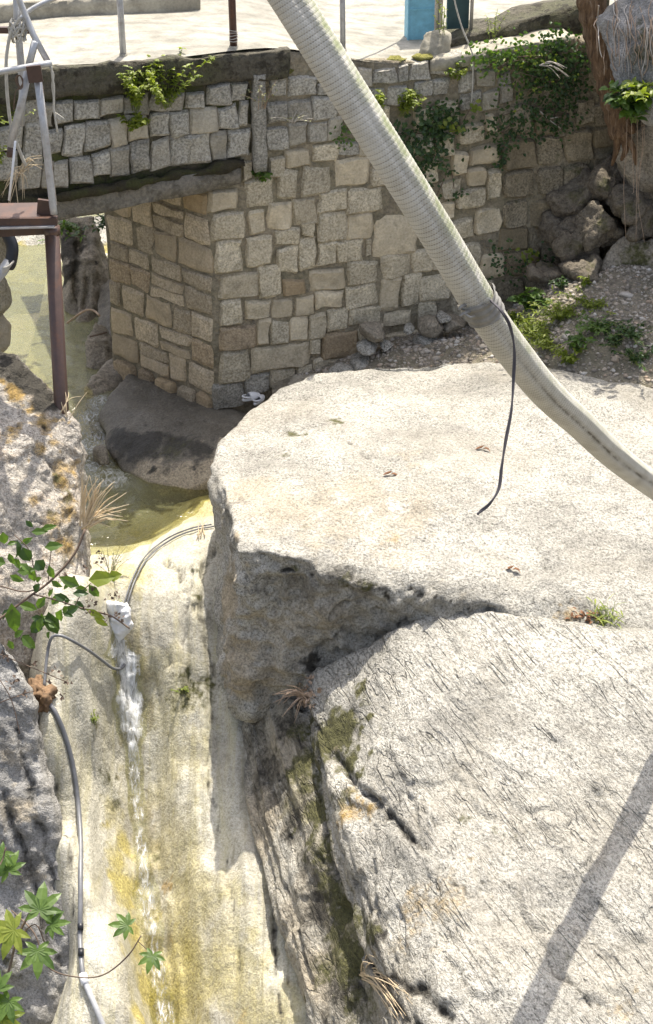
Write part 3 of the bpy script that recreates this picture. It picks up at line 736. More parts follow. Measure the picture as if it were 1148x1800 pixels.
for b in [(365,530,540,680),(542,545,640,680),(642,540,745,690),(747,490,850,630),(300,585,358,672),(160,625,298,730),(45,655,140,790),(215,735,365,835),(135,770,208,880),(210,845,300,935),(70,905,180,1000),(-20,800,60,930),(390,690,555,850),(560,685,700,830),(702,650,850,815),(310,855,385,1010),(390,855,560,1005),(565,840,690,990),(695,820,830,1000),(160,950,300,1045),(40,1010,158,1100),(250,1050,388,1180),(390,1010,520,1148),(522,1000,640,1148),(642,1005,790,1120),(100,1105,245,1215),(-80,660,40,790),(-60,540,40,650),(60,500,160,640)]:
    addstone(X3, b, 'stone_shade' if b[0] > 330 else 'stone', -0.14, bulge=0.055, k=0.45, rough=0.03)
# the rest of the face, coursed by eye
def over(b):
    for o in occ:
        ix = min(b[2], o[2])-max(b[0], o[0]); iy = min(b[3], o[3])-max(b[1], o[1])
        if ix > 5 and iy > 5: return True
    return False
rs = random.Random(5)
y = 120.0
while y < 640:
    hgt = rs.uniform(34, 50); x = 500 + rs.uniform(0, 30)
    while x < 1075:
        wd = rs.uniform(34, 66); b = (x, y-0.13*(x-574), x+wd, y-0.13*(x-574)+hgt)
        if not over(b) and b[1] > 60 and b[3] < 640:
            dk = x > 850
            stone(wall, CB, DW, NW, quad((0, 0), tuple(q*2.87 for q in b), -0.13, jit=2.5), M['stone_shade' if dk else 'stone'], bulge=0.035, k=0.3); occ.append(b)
            x += wd+2
        else: x += 7
    y += hgt*0.55
for sa, sb in ((-.05, .9), (.9, 1.5), (1.5, 2.1), (2.1, 3.05)):
    lumpy([CB+DW*sa-NW*.012, CB+DW*sb-NW*.012, CB+DW*sb-NW*.35, CB+DW*sa-NW*.35], 5.3, [deck_z(sa)-.012, deck_z(sb)-.012, deck_z(sb)-.03, deck_z(sa)-.03], 'top_bed', M['mortar'], wall, .08, .008)
# pier side face: random ashlar
rs = random.Random(11)
z = 4.02; row = 0
while z > 0.15:
    hh = rs.uniform(0.26, 0.42) if z > 1.3 else rs.uniform(0.3, 0.42); s = 0.0 + (0.03 if row % 2 else 0.02)
    while s < 2.12:
        ww = rs.uniform(0.32, 0.72) if z > 1.2 else rs.uniform(0.3, 0.45)
        if 2.12-(s+ww) < 0.2: ww = 2.12-s
        j = lambda: rs.uniform(-.018, .018)
        if ww > 0.55 and rs.random() < 0.35:
            zm = z-hh*rs.uniform(.4, .6); parts = [(z, zm), (zm, z-hh)]
        else: parts = [(z, z-hh)]
        for za, zb in parts:
            stone(wall, CB, DL, NL, [(s+.012+j(), za-.012+j()), (s+ww-.012+j(), za-.012+j()), (s+ww-.012+j(), zb+.012+j()), (s+.012+j(), zb+.012+j())], M['stone_ochre' if rs.random() < .12 else 'stone_tan'], bulge=0.018 if z > 1.3 else 0.06, k=0.12 if z > 1.3 else 0.6, rough=0.010)
        s += ww
    z -= hh; row += 1
# coping and mossy band along the top of the wall
def along(s0, s1, off, n): return [CB+DW*(s0+(s1-s0)*i/n)+NW*off for i in range(n+1)]

# ---- bridge
bridge = empty('stone_bridge', CB-DW*1.5+Vector((0, 0, 3.9)), 'narrow stone faced bridge carrying a concrete deck over the stream', 'bridge')
BO = 0.03
def bstone(b, mat='stone_grey', **kw): return stone(bridge, CB, DW, NW, quad(X1, b, -0.17, o=BO), M[mat], **kw) if False else stone(bridge, CB+NW*BO, DW, NW, quad(X1, b, kw.pop('slope', -0.15), o=BO), M[mat], **kw)
for b in [(115,490,205,620),(210,520,270,630),(275,512,368,622),(372,502,505,600),(510,492,625,585),(630,482,762,572),(767,472,925,560),(930,462,1030,550),(1035,430,1157,530),(1162,420,1243,500)]: bstone(b, slope=-0.10)
for b in [(-160,610,-20,730),(-15,640,110,760),(120,625,205,830),(212,655,318,785),(322,632,430,780),(433,612,555,750),(560,588,650,730),(655,582,750,705),(757,568,855,690),(857,558,950,685),(960,545,1095,670),(1100,535,1205,650),(1212,515,1257,640)]: bstone(b)
for b in [(-150,760,-30,900),(-25,775,85,900),(90,840,208,955),(212,820,268,950),(272,810,350,940),(355,792,462,928),(464,770,562,890),(566,745,658,890),(662,712,755,870),(760,698,858,850),(860,690,958,840),(962,672,1065,825),(1068,660,1142,800),(1144,655,1262,785)]: bstone(b)
# backing, lintel, moss line, deck, kerbs
ZL = sz(250, 350, off=BO)[1]
def bprism(name, s0, s1, o0, o1, zt, zb, mat, parent=bridge, cut=0.12, amp=0.02, seed=3, n=1):
    f = [CB+DW*s0+NW*o0, CB+DW*s1+NW*o0, CB+DW*s1+NW*o1, CB+DW*s0+NW*o1]
    zz0 = [zb(s0), zb(s1), zb(s1), zb(s0)]; zz1 = [zt(s0), zt(s1), zt(s1), zt(s0)]
    return lumpy(f, zz0, zz1, name, mat, parent, cut, amp, seed)
def lin(a, b):   # z along the bridge through two measured pixels
    (s0, z0), (s1, z1) = sz(*a, off=BO), sz(*b, off=BO); return lambda s: z0+(z1-z0)*(s-s0)/(s1-s0)
lint_b = lin((110, 384), (420, 322)); lint_t = lin((110, 346), (420, 290)); st_t = lin((100, 180), (430, 135)); kerb_t = lin((90, 118), (480, 86))
s_l = -4.2; s_r = sz(424, 300, off=BO)[0]
bprism('backing', s_l, s_r+0.15, BO-0.04, -1.35, lambda s: deck_z(0)-0.02, lambda s: lint_t(s)-0.02, M['mortar_moss'])
bprism('lintel_slab', s_l, s_r-0.02, BO+0.06, -1.4, lint_t, lint_b, M['lintel'], amp=0.025, cut=0.07)
bprism('moss_ledge', s_l, s_r+0.05, BO+0.08, BO-0.03, lambda s: lint_t(s)+0.06, lambda s: lint_t(s)-0.015, M['moss'], cut=0.025, amp=0.06, seed=8)
s_k = sz(505, 95, off=BO)[0]
bprism('deck_kerb', s_l, s_k, BO+0.07, -0.02, lambda s: deck_z(s)+0.015, lambda s: deck_z(s)-0.34, M['concrete_dark'], cut=0.06, amp=0.035, seed=5)
# tall upright stone post on the joint of bridge and wall
(ps0, pz0) = sz(441, 128); (ps1, pz1) = sz(466, 298)
lumpy([CB+DW*ps0+NW*.12, CB+DW*(ps0+.17)+NW*.12, CB+DW*(ps0+.17)-NW*.05, CB+DW*ps0-NW*.05], pz1, pz0, 'upright_stone_strip', M['stone_grey'], wall, 0.05, 0.02)

# deck sheet and yard
def deck():
    N_, K_ = 60, 34; V = []; F = []
    for i in range(N_+1):
        s = -8+ (i/N_)*16
        for k in range(K_+1):
            q = CB+DW*s-NW*(0.0+(k/K_)*7.0-0.0)
            z_ = deck_z(s) + 0.02*math.sin(s*2.1+k*.4) + 0.0*k
            V.append((q.x, q.y, z_ + (0.02 if k else 0.0)))
    for i in range(N_):
        for k in range(K_): F.append((i*(K_+1)+k, (i+1)*(K_+1)+k, (i+1)*(K_+1)+k+1, i*(K_+1)+k+1))
    # keep only what is solid: the bridge strip on the left, the yard on the right
    keep = []
    for f in F:
        c = sum((Vector(V[i]) for i in f), Vector())/4; s = (c-CB).dot(DW); w_ = -(c-CB).dot(NW)
        if s < -0.8 and w_ > 2.25: continue
        keep.append(f)
    o = mobj('concrete_deck', V, keep, M['deck']); tag(o, kind='structure')
deck()
# far kerb of the bridge
fk = empty('far_kerb', PZ(180, 30, 5.9), 'low weathered concrete kerb wall along the far side of the bridge deck', 'kerb')
pk0, pk1 = PZ(-120, 47, 5.9), PZ(352, 15, 5.9); dk = (pk1-pk0).normalized(); nk = Vector((dk.y, -dk.x, 0))
lumpy([pk0, pk1, pk1-nk*0.28, pk0-nk*0.28], 5.7, 6.13, 'kerb_wall', M['kerb'], fk, 0.08, 0.025)

# upper set-back wall right of the yard
uw = empty('upper_wall', PY(900, 100, 26.9), 'dark mossy concrete wall set back above the ivy covered ledge', 'wall')
def WP(u, v, off): return Pplane(u, v, CB-NW*off, NW)
a0, a1 = WP(786, 62, 0.45), WP(1075, -6, 0.45)
f = [Vector((a0.x, a0.y)), Vector((a1.x, a1.y)), Vector((a1.x, a1.y))-Vector((NW.x, NW.y))*0.6, Vector((a0.x, a0.y))-Vector((NW.x, NW.y))*0.6]
lumpy(f, 4.8, [a0.z-.1, a1.z, a1.z, a0.z-.1], 'wall_body', M['concrete_dark'], uw, 0.09, 0.05, 6)
# coping ledge of the retaining wall on the right
l0, l1 = sz(756, 106), sz(1010, 62)
lumpy([CB+DW*l0[0]+NW*.04, CB+DW*l1[0]+NW*.04, CB+DW*l1[0]-NW*.5, CB+DW*l0[0]-NW*.5], [l0[1]-.14, l1[1]-.14, l1[1]-.14, l0[1]-.14], [l0[1], l1[1], l1[1], l0[1]], 'coping', M['kerb'], wall, .06, .02)

# ================================================================== BOULDERS
def up_face(P, N): return N[:, 2]
# upper boulder
pts = [PY(378,812,21.4),PY(384,780,21.9),PY(420,735,22.6),PY(480,690,23.3),PY(560,656,23.8),PY(660,640,24.1),PY(780,632,24.2),PY(900,642,24.0),PY(1020,655,23.6),PY(1148,680,23.0),PY(1400,740,22.5),PY(1700,800,22),
       PY(392,860,20.6),PY(425,962,19.1),PY(520,1002,19.0),PY(640,1025,19.0),PY(740,1045,18.95),PY(860,1075,18.8),PY(1000,1098,18.6),PY(1148,1112,18.6),PY(1500,1150,18.5),PY(1700,1100,19),
       PY(1148,850,21.2)+Vector((0,0,.2)),PY(800,800,21.8)+Vector((0,0,.28)),PY(620,860,20.8)+Vector((0,0,.14)),PY(950,960,20.0)+Vector((0,0,.1)),
       PY(384,950,20.9),PY(386,1050,20.5),PY(390,1140,20.15),PY(396,1205,19.75),PY(418,1060,19.25),PY(440,1243,19.25),PY(470,1220,19.2),PY(560,1170,19.3),PY(700,1095,19.2)]
pts += [Vector((p[0], p[1], p[2])) for p in ((-.4,23.2,-.6),(.6,23.7,-.6),(4,23,-.6),(7,22,-.6),(7,19.2,-.4),(3.5,19.2,-.2),(-1.0,20.2,-.9))]
me = remesh([pts], 0.032, 5)
def d1(P, N):
    d = 0.09*fbm(P*0.8, 3, 21) + 0.014*fbm(P*5, 4, 22, .6)
    front = sstep(0.2, -0.5, N[:, 1])*sstep(0.55, 0.2, N[:, 2])
    d = d + front*(0.09*fbm(P*2.2, 4, 23, .6) + 0.06*ridge(P*3.2, 3, 24))
    return N*d[:, None]
cracks = [([(720,1035),(760,1045),(800,1060),(830,1075)], .03, .09, .9), ([(700,1100),(735,1050),(760,1045)], .03, .06, .7), ([(815,960),(850,970),(880,985)], .03, .05, .5),
          ([(610,775),(640,800),(700,810)], .03, .05, .6), ([(530,790),(560,780),(600,770)], .02, .03, .4), ([(790,900),(830,925),(870,945)], .025, .03, .3), ([(950,975),(1000,1060),(1070,1095)], .04, .05, .3),
          ([(400,815),(470,805),(560,808),(640,812),(700,818)], .025, .018, .12), ([(700,750),(760,790),(840,800)], .02, .02, .2), ([(940,760),(990,770),(1050,760)], .02, .02, .3), ([(900,870),(960,900),(1040,890),(1100,860)], .02, .015, .25), ([(560,900),(600,930),(680,920)], .02, .02, .25), ([(740,930),(780,960),(790,1000)], .02, .025, .3), ([(1000,940),(1060,900),(1130,880)], .02, .02, .25), ([(500,1005),(550,1003)], .03, .08, 1.), ([(610,1010),(650,1030),(690,1060)], .04, .08, .9), ([(580,1085),(600,1060),(640,1050)], .03, .06, .6), ([(430,1110),(470,1105),(510,1110)], .03, .06, .5), ([(560,1140),(590,1120),(600,1100)], .03, .06, .7), ([(450,1160),(455,1200)], .02, .04, .5)]
pt = [('moss',515,765,.14,.75),('moss',592,742,.14,.75),('moss',500,800,.10,.5),('moss',455,935,.14,.4),('moss',540,930,.10,.35),('moss',605,1022,.12,.7),('moss',640,1035,.10,.7),('moss',520,1000,.08,.6),
      ('dark',460,1020,.35,0.45),('dark',540,1040,.4,0.43),('dark',590,1025,.3,0.48),('dark',500,1060,.3,0.38),('dark',640,1040,.25,0.53),('dark',570,1130,.25,0.28),('dark',620,1095,.25,0.28),('dark',398,900,.3,.5),('dark',404,960,.3,.45),('dark',690,1075,.15,.5),
      ('dark',545,1170,.16,.9),('dark',600,1010,.2,.6),
      ('tan',500,890,.9,.55),('tan',600,880,.9,.52),('tan',440,860,.6,.6),('tan',700,900,.7,.5),('tan',690,960,.6,.45),('pale',560,905,.16,.5),('pale',600,880,.18,.5),('pale',640,900,.14,.5),('pale',700,890,.2,.5),('pale',660,950,.12,.5),('pale',520,865,.08,.7),('pale',480,870,.06,.6),('tan',500,1110,.7,.5),('tan',580,1090,.6,.45),('tan',420,1150,.6,.75),('tan',400,1060,.6,.8),('tan',470,1180,.5,.6),('tan',410,1200,.5,.8),('tan',620,930,.4,.5),('tan',780,880,.6,.25),
      ('ochre',690,945,.14,.32),('ochre',1010,1080,.2,.5)]
o = finish('boulder', me, d1, M['granite'], cracks, pt)
tag(o, 'huge pale granite boulder with flat sunlit top under the hose and dark broken front face', 'boulder')

# lower boulder
pts = [PY(545,1195,18.95),PY(560,1180,18.9),PY(640,1140,18.7),PY(700,1104,18.65),PY(760,1078,18.75),PY(860,1079,18.62),PY(1000,1100,18.42),PY(1148,1118,18.38),PY(1500,1158,18.3),PY(1700,1300,17),
       PY(1148,1330,17.15),PY(1148,1560,15.75),PY(1148,1800,14.2),PY(1100,1900,13.5),PY(900,1800,14.1),PY(800,1950,13.2),PY(700,1800,14.45),PY(1600,1900,13.3),
       PY(560,1260,18.35),PY(620,1370,17.55),PY(720,1490,16.55),PY(640,1560,16.4),
       PY(900,1300,17.3)+Vector((0,0,.1)),PY(900,1500,16.1)+Vector((0,0,.12))]
pts += [PY(780,1074,19.05),PY(860,1072,19.2),PY(1000,1092,19.1),PY(1148,1106,19.1),PY(1500,1140,19.1)]
pts += [Vector(p) for p in ((-.3,19.2,-1.6),(0,17.5,-2.2),(.3,15,-3),(2,13.2,-3),(7,13,-3),(7,18.5,-1.5))]
low = [PY(512,1232,19.05),PY(525,1300,18.45),PY(560,1400,17.75),PY(585,1500,17.0),PY(615,1620,16.2),PY(650,1700,15.6),PY(700,1800,14.9),PY(720,1900,14.4),
       PY(385,1196,20.4),PY(400,1270,19.75),PY(432,1400,18.7),PY(500,1562,17.3),PY(530,1680,16.4),PY(565,1800,15.5),PY(590,1900,14.9),PY(440,1245,19.7)]
low2 = 0
low += [Vector(p) for p in ((-.9,20.2,-2),(-.5,18.5,-2.6),(.3,15.2,-3.4),(.8,14.2,-3.2),(1.0,18.5,-2),(1.2,15,-3.2),(.8,18.8,-.3))]
me = remesh([pts, low], 0.032, 4)
FD = np.array(Vector((0.24, -0.93, -0.27)).normalized()); FA = np.cross(FD, [0, 0, 1.0]); FA /= np.linalg.norm(FA); FB = np.cross(FD, FA)
def groove(P, f, along, sd):
    w = 0.25*fbm(P*0.6, 2, sd+5)
    return ridge(np.stack([P@FD*along, P@FA*f+w, P@FB*f+w], 1), 3, sd)
def d2(P, N):
    s = strata(P, 4.2, 0.32, 3); flank = sstep(0.75, 0.35, N[:, 2])
    d = 0.05*fbm(P*1.0, 3, 31) + 0.010*fbm(P*6, 3, 32) + 0.010*s + 0.008*strata(P, 10, .8, 13) + flank*(0.045*groove(P, 3.2, .12, 70)+0.02*groove(P, 9.0, .3, 71))
    d = d - 0.05*sstep(0.55, 0.95, strata(P, 1.7, 0.22, 23))*sstep(18.0, 16.2, P[:, 1])
    return N*d[:, None]
cracks = [([(530,1240),(560,1290),(600,1345),(640,1390),(690,1440),(725,1475)], .045, .13, .8), ([(700,1450),(745,1495),(800,1545),(850,1600)], .03, .06, .5), ([(515,1235),(520,1300),(560,1400),(580,1500),(600,1600),(640,1690)], .05, .10, .7),
          ([(440,1395),(470,1375),(500,1365)], .025, .06, .9), ([(395,1260),(440,1255),(480,1240)], .03, .05, .8), ([(725,1380),(760,1440),(800,1490)], .025, .06, .5), ([(770,1530),(800,1555),(820,1570)], .025, .06, .8), ([(740,1560),(790,1640),(850,1700)], .02, .05, .6), ([(960,1690),(1010,1740),(1050,1780)], .025, .06, .7), ([(840,1540),(900,1600),(960,1660)], .02, .03, .3), ([(640,1690),(690,1760),(740,1810)], .05, .12, .9), ([(690,1720),(740,1740),(790,1790)], .05, .12, .9), ([(600,1500),(650,1600),(700,1690)], .03, .07, .6),
          ([(555,1200),(600,1185),(660,1182),(700,1185)], .02, .02, .3), ([(450,1330),(500,1450),(540,1560),(580,1690)], .03, .06, .7), ([(480,1330),(530,1460),(560,1560),(600,1660)], .03, .06, .7), ([(560,1500),(600,1640),(640,1760)], .04, .10, .9), ([(500,1560),(520,1640),(545,1730)], .03, .06, .6), ([(900,1330),(960,1400),(1000,1440)], .018, .02, .2), ([(680,1290),(760,1330),(820,1390)], .018, .03, .3), ([(1000,1540),(1060,1600),(1130,1660)], .018, .04, .4)]
pt = [('moss',630,1215,.13,.8),('moss',640,1240,.10,.6),('moss',585,1290,.35,1.),('moss',612,1340,.28,1.),('moss',560,1420,.3,.9),('moss',575,1500,.3,.8),('moss',530,1340,.35,.9),('dark',470,1350,.5,.65),('dark',520,1450,.5,.7),('dark',560,1600,.4,.8),('moss',600,1590,.35,.9),('moss',620,1690,.4,.9),('dark',600,1740,.4,.7),('moss',580,1700,.3,.7),('moss',545,1265,.2,.8),('moss',570,1330,.2,.7),('ochre',590,1310,.15,.6),('ochre',610,1430,.2,.6),('moss',600,1400,.2,.5),('moss',630,1620,.25,.7),('moss',650,1640,.2,.8),('moss',615,1660,.3,.7),('moss',560,1480,.3,.5),('moss',580,1560,.3,.55),('moss',540,1330,.25,.75),('moss',520,1280,.2,.6),
      ('moss',820,1440,.09,.6),('moss',870,1460,.07,.5),('moss',690,1290,.07,.4),('moss',760,1300,.06,.4),('ochre',780,1590,.4,.36),('ochre',725,1600,.35,.36),('ochre',800,1560,.25,.36),('ochre',650,1420,.14,.6),('moss',905,1470,.07,.5),('moss',1000,1680,.07,.4),('ochre',1090,1780,.2,.4),
      ('dark',450,1300,.4,.5),('dark',500,1400,.4,.5),('dark',540,1500,.35,.6),('dark',560,1560,.3,.65),('dark',500,1270,.25,.7),('dark',590,1640,.3,.5),('dark',560,1350,.2,.6),('dark',660,1640,.15,.8),('dark',700,1770,.25,.5),
      ('tan',450,1450,.6,.6),('tan',480,1330,.6,.5),('tan',520,1600,.6,.5),('tan',560,1700,.6,.6),('algae',520,1420,.4,.4),('algae',600,1660,.4,.4),('moss',640,1760,.4,.5)]
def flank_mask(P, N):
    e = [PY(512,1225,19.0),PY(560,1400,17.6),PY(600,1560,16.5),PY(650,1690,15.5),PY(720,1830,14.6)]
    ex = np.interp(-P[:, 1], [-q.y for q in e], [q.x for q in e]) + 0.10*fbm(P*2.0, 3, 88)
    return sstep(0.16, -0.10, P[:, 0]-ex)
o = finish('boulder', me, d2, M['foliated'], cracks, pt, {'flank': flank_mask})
tag(o, 'long sloping striped granite boulder in the foreground crossed by the shadow of the hose', 'boulder')

# left boulder
pts = [PY(-150,560,22.6),PY(-20,600,22.7),PY(25,625,22.5),PY(70,668,22.3),PY(118,722,22.0),PY(137,742,21.8),PY(142,800,21.5),PY(142,880,21.15),PY(135,940,20.9),PY(150,985,20.8),PY(165,1040,20.5),PY(100,1060,20.0),PY(20,1040,19.8),PY(-150,1020,19.3),PY(-400,800,20),PY(-400,560,23)]
pts += [Vector(p) for p in ((-3.05,22.4,-.6),(-2.9,21.4,-.6),(-2.75,20.8,-.4),(-3.4,19.7,-.3),(-6,19.5,-.5),(-6,23,-.5))]
me = remesh([pts], 0.03, 5)
d3 = nd(lambda P, N: 0.06*fbm(P*1.4, 3, 41)+0.025*fbm(P*5, 4, 42, .65)+0.018*ridge(P*7, 2, 43))
pt = [('dark',20,640,.4,.95),('dark',50,670,.35,.95),('dark',75,700,.3,.95),('dark',0,620,.4,.95),('dark',90,715,.2,.8),('ochre',30,690,.25,.9),('ochre',60,715,.15,.7)]
for u, v, r in [(70,790,.15),(105,820,.2),(110,850,.18),(95,920,.2),(120,900,.25),(125,960,.25),(110,960,.2),(75,740,.2),(130,830,.15),(20,760,.15),(60,880,.12),(95,780,.12)]: pt.append(('ochre', u, v, r, .62))
for u, v, r in [(90,905,.12),(120,880,.14),(115,990,.16),(100,840,.1)]: pt.append(('moss', u, v, r, .5))
o = finish('boulder', me, d3, M['lichen_rock'], [([(30,745),(60,790),(100,830)], .03, .05, .5), ([(20,700),(50,730),(85,760)], .03, .06, .7), ([(60,920),(100,925),(130,900)], .03, .05, .5)], pt)
tag(o, 'rough pinkish white boulder speckled with orange lichen on the left bank', 'boulder')

# shaded grey cliff on the left
pts = [PY(-250,1080,19.0),PY(0,1120,18.75),PY(40,1160,18.65),PY(52,1250,18.6),PY(62,1350,18.45),PY(84,1480,18.0),PY(105,1620,17.4),PY(150,1800,16.8),PY(170,1900,16.4),PY(0,1500,17.75),PY(0,1800,16.9),PY(-200,1800,16.9),PY(-200,1500,17.7),PY(60,1700,17.0)]
pts += [Vector(p) for p in ((-4,19.6,-.5),(-3.4,19.3,-2),(-2.6,18,-3.8),(-2.5,16.3,-4),(-6,16.5,-4),(-6,20,-1))]
me = remesh([pts], 0.032, 4)
SDW = Vector((0.45, -0.3, -0.85)).normalized()
d4 = nd(lambda P, N: 0.08*fbm(P*1.5, 3, 45)+0.03*fbm(P*5, 4, 46, .6)+0.05*strata(P*np.array([1, 1, .6]), 3.0, .3, 47))
o = finish('shaded_rock', me, d4, M['blue_rock'], [([(30,1280),(50,1380),(70,1450),(100,1560)], .05, .12, .7), ([(10,1400),(40,1500),(70,1600),(100,1700)], .05, .12, .7)], [('tan',25,1420,.3,.6),('tan',20,1330,.25,.5),('dark',45,1530,.3,.6),('dark',30,1650,.4,.6),('dark',70,1600,.2,.5),('tan',60,1540,.15,.5),('moss',20,1700,.3,.4)])
tag(o, 'shaded grey blue rock face dropping away along the left bank', 'rock')

# dark rock under the pier
pts = [PY(178,735,25.2),PY(185,785,24.4),PY(212,825,23.95),PY(260,848,23.55),PY(330,860,23.35),PY(400,848,23.5),PY(480,800,23.6),PY(200,690,25.6),PY(225,650,26.2),PY(300,690,25.5),Vector((-1.5,24.95,.84)),Vector((-.8,24.75,.86)),Vector((-.35,24.3,.8)),PY(400,775,24.0),PY(290,775,24.1),PY(220,760,24.5),PY(240,720,25.1),Vector((-1.15,24.5,.84)),PY(270,815,23.75),PY(350,825,23.6)]
pts += [Vector(p) for p in ((-2.8,25.1,-.3),(-2.3,23.9,-.3),(-1.5,23.4,-.3),(-.5,23.5,-.3),(-.4,25.3,-.5),(-2.5,26.6,-.5))]
me = remesh([pts], 0.03, 8)
d5 = nd(lambda P, N: 0.05*fbm(P*1.3, 3, 55)+0.01*fbm(P*6, 3, 56))
o = finish('boulder', me, d5, M['dark_rock'], [([(230,735),(300,720),(370,745)], .025, .03, .3)], [('dark',205,765,.25,.9),('dark',225,778,.3,1.),('dark',265,775,.35,1.),('dark',310,780,.35,1.),('dark',350,790,.3,.9),('dark',240,800,.25,.7),('tan',320,840,.4,.9),('tan',260,828,.3,.8),('tan',370,835,.4,.9),('tan',390,810,.3,.7),('moss',300,795,.3,.35)])
BVH['dark_base'] = BVH['boulder']
tag(o, 'dark smooth boulder carrying the wall corner, tan along its waterline', 'boulder')

def simple_rock(name, pts, mat, seed, label, cat='rock', voxel=0.03, smooth=5, a=0.04, paint=(), cracks=(), group=None, a2=0.02, parent=None):
    me = remesh([pts], voxel, smooth)
    o = finish(name, me, basic_disp(a, 1.6, a2, 6.0, seed), M[mat], cracks, paint, parent=parent)
    return tag(o, label, cat, group)
def blob(c, rx, ry, rz, seed, n=16):
    r_ = random.Random(seed); out = []
    for i in range(n):
        th = 2*math.pi*r_.random(); ph = math.acos(r_.uniform(-1, 1)); k = r_.uniform(.82, 1.08)
        out.append(Vector((c[0]+rx*k*math.sin(ph)*math.cos(th), c[1]+ry*k*math.sin(ph)*math.sin(th), c[2]+rz*k*math.cos(ph))))
    return out
# pale rocks left of the pier foot
simple_rock('rock', [PY(146,680,25.9),PY(150,735,25.5),PY(170,760,25.4),PY(185,640,26.6),PY(215,610,26.9),PY(225,650,26.4),PY(200,720,25.8)]+[Vector(p) for p in ((-3.05,25.6,-.6),(-2.6,25.3,-.6),(-2.7,26.8,-.6),(-2.2,26.8,.3))], 'brown_rock', 60, 'smooth pale wedge of rock beside the dark boulder at the water', paint=[('algae',150,690,.25,.6),('dark',175,700,.12,.6)])
simple_rock('rock', [PY(150,600,27.2),PY(150,655,26.8),PY(165,560,27.5),PY(188,605,27.1),PY(185,640,26.8),PY(170,640,26.8),PY(190,570,27.5)]+[Vector(p) for p in ((-3.2,27,-.4),(-2.7,26.7,-.4),(-2.9,27.8,-.4))], 'brown_rock', 61, 'small upright pale stone standing between water and pier foot')
simple_rock('rock', [PY(105,380,30),PY(165,380,30),PY(168,470,29.4),PY(160,600,28.6),PY(120,560,28.9),PY(130,610,28.4),PY(150,640,28.0),PY(110,470,29.5),PY(165,540,28.8)]+[Vector(p) for p in ((-3.9,29,-.3),(-3.2,28.6,-.3),(-3.3,30.5,-.3),(-4.1,30.5,-.3))], 'brown_rock', 62, 'fluted tan rock pillar seen under the bridge behind the steel pillar', a=.08, cracks=[([(140,400),(135,470),(130,560)], .06, .15, .6), ([(150,420),(158,470),(150,540)], .05, .1, .4)], paint=[('dark',120,430,.35,1.),('dark',115,480,.25,1.),('dark',148,430,.1,.8)])
simple_rock('rock', [PY(168,500,29.5),PY(200,500,29),PY(195,560,28),PY(175,620,27.3),PY(225,600,27.3),PY(210,480,29.5)]+[Vector(p) for p in ((-3.1,28,-.3),(-2.3,27.5,-.3),(-2.5,29.8,-.3))], 'dark_rock', 63, 'grey rock leaning on the far foot of the pier')
simple_rock('rock', [PY(-60,380,33),PY(105,400,32.5),PY(105,500,31.3),PY(10,500,31.3),PY(-60,490,31.2),PY(60,470,31.6),PY(-60,330,35),PY(120,330,35)]+[Vector(p) for p in ((-7,31.3,-.3),(-4.2,31.5,-.3),(-4,35,-.3),(-7,35,-.3))], 'granite', 64, 'pale sunlit rock bank upstream beyond the bridge', a=.1, paint=[('algae',60,490,.6,.8),('dark',70,485,.2,.6)])
simple_rock('rock', [PY(160,380,33),PY(260,380,33),PY(160,470,31),PY(260,480,31),PY(190,420,32)]+[Vector(p) for p in ((-4.2,30.6,.0),(-2,30.4,.0),(-2,34,0),(-4.3,34,0))], 'granite', 65, 'pale flat rock slab upstream seen between rock pillar and pier', paint=[('algae',180,440,.3,.8)])
# left abutment seen at the frame edge
la = empty('left_abutment', PY(5, 600, 24.6), 'rounded stone pier end at the left edge under the steel platform', 'wall')
for i, (u, v, ru, rv) in enumerate([(-12,440,30,55),(-10,520,30,42),(-8,585,30,40),(-60,470,34,60),(-60,560,34,60)]):
    c = PY(u, v, 24.9); me = remesh([blob(c, ru/125, .35, rv/115, 70+i, 26)], .04, 4)
    finish('stone', me, basic_disp(.03, 2, .015, 6, i), M['stone'], parent=la)
# small tumbled rocks at the wall foot
for i, (u, v, ru, rv, mt, lab) in enumerate([
    (757,573,26,18,'brown_rock','brown split rock against the wall foot'),(800,572,26,22,'brown_rock','dark brown rock under the tape collar of the hose'),(750,604,25,18,'granite','round speckled grey stone in front of the brown split rock'),
    (655,584,28,18,'brown_rock','squat tan rock wedged at the wall foot near the ochre stone'),(678,606,14,10,'granite','small round grey stone second along the wall foot'),(645,610,20,11,'granite','broken pale rock beside the big brown footing stone'),(718,578,12,9,'granite','small angular stone left of the brown split rock'),
    (780,557,15,9,'granite','white rubble lump on top of the brown rock'),(700,628,22,12,'granite','flat grey rock half hidden behind the huge boulder'),(640,638,30,12,'granite','grey slab rock at the huge boulder back edge'),(540,672,36,13,'stone_grey','pale low rock between wall corner and huge boulder'),
    (830,600,14,9,'granite','pinkish stone under the hose'),(600,655,26,12,'granite','flat pale footing rock left of the grey slab')]):
    Y_ = 25.0 + (u-470)/125*0.30 - .15
    simple_rock('loose_rock', blob(PY(u, v, Y_), ru/122, .17+ru/300, rv/108, 200+i, 20), mt if mt in M else 'granite', 90+i, lab, 'rock', .022, 3, .02, group='rocks tumbled along the wall foot', a2=.012)
# small rock in the cascade
simple_rock('rock', blob(PZ(176, 805, .58), .17, .22, .17, 301), 'brown_rock', 98, 'small wet brown rock breaking the little cascade', voxel=.025)

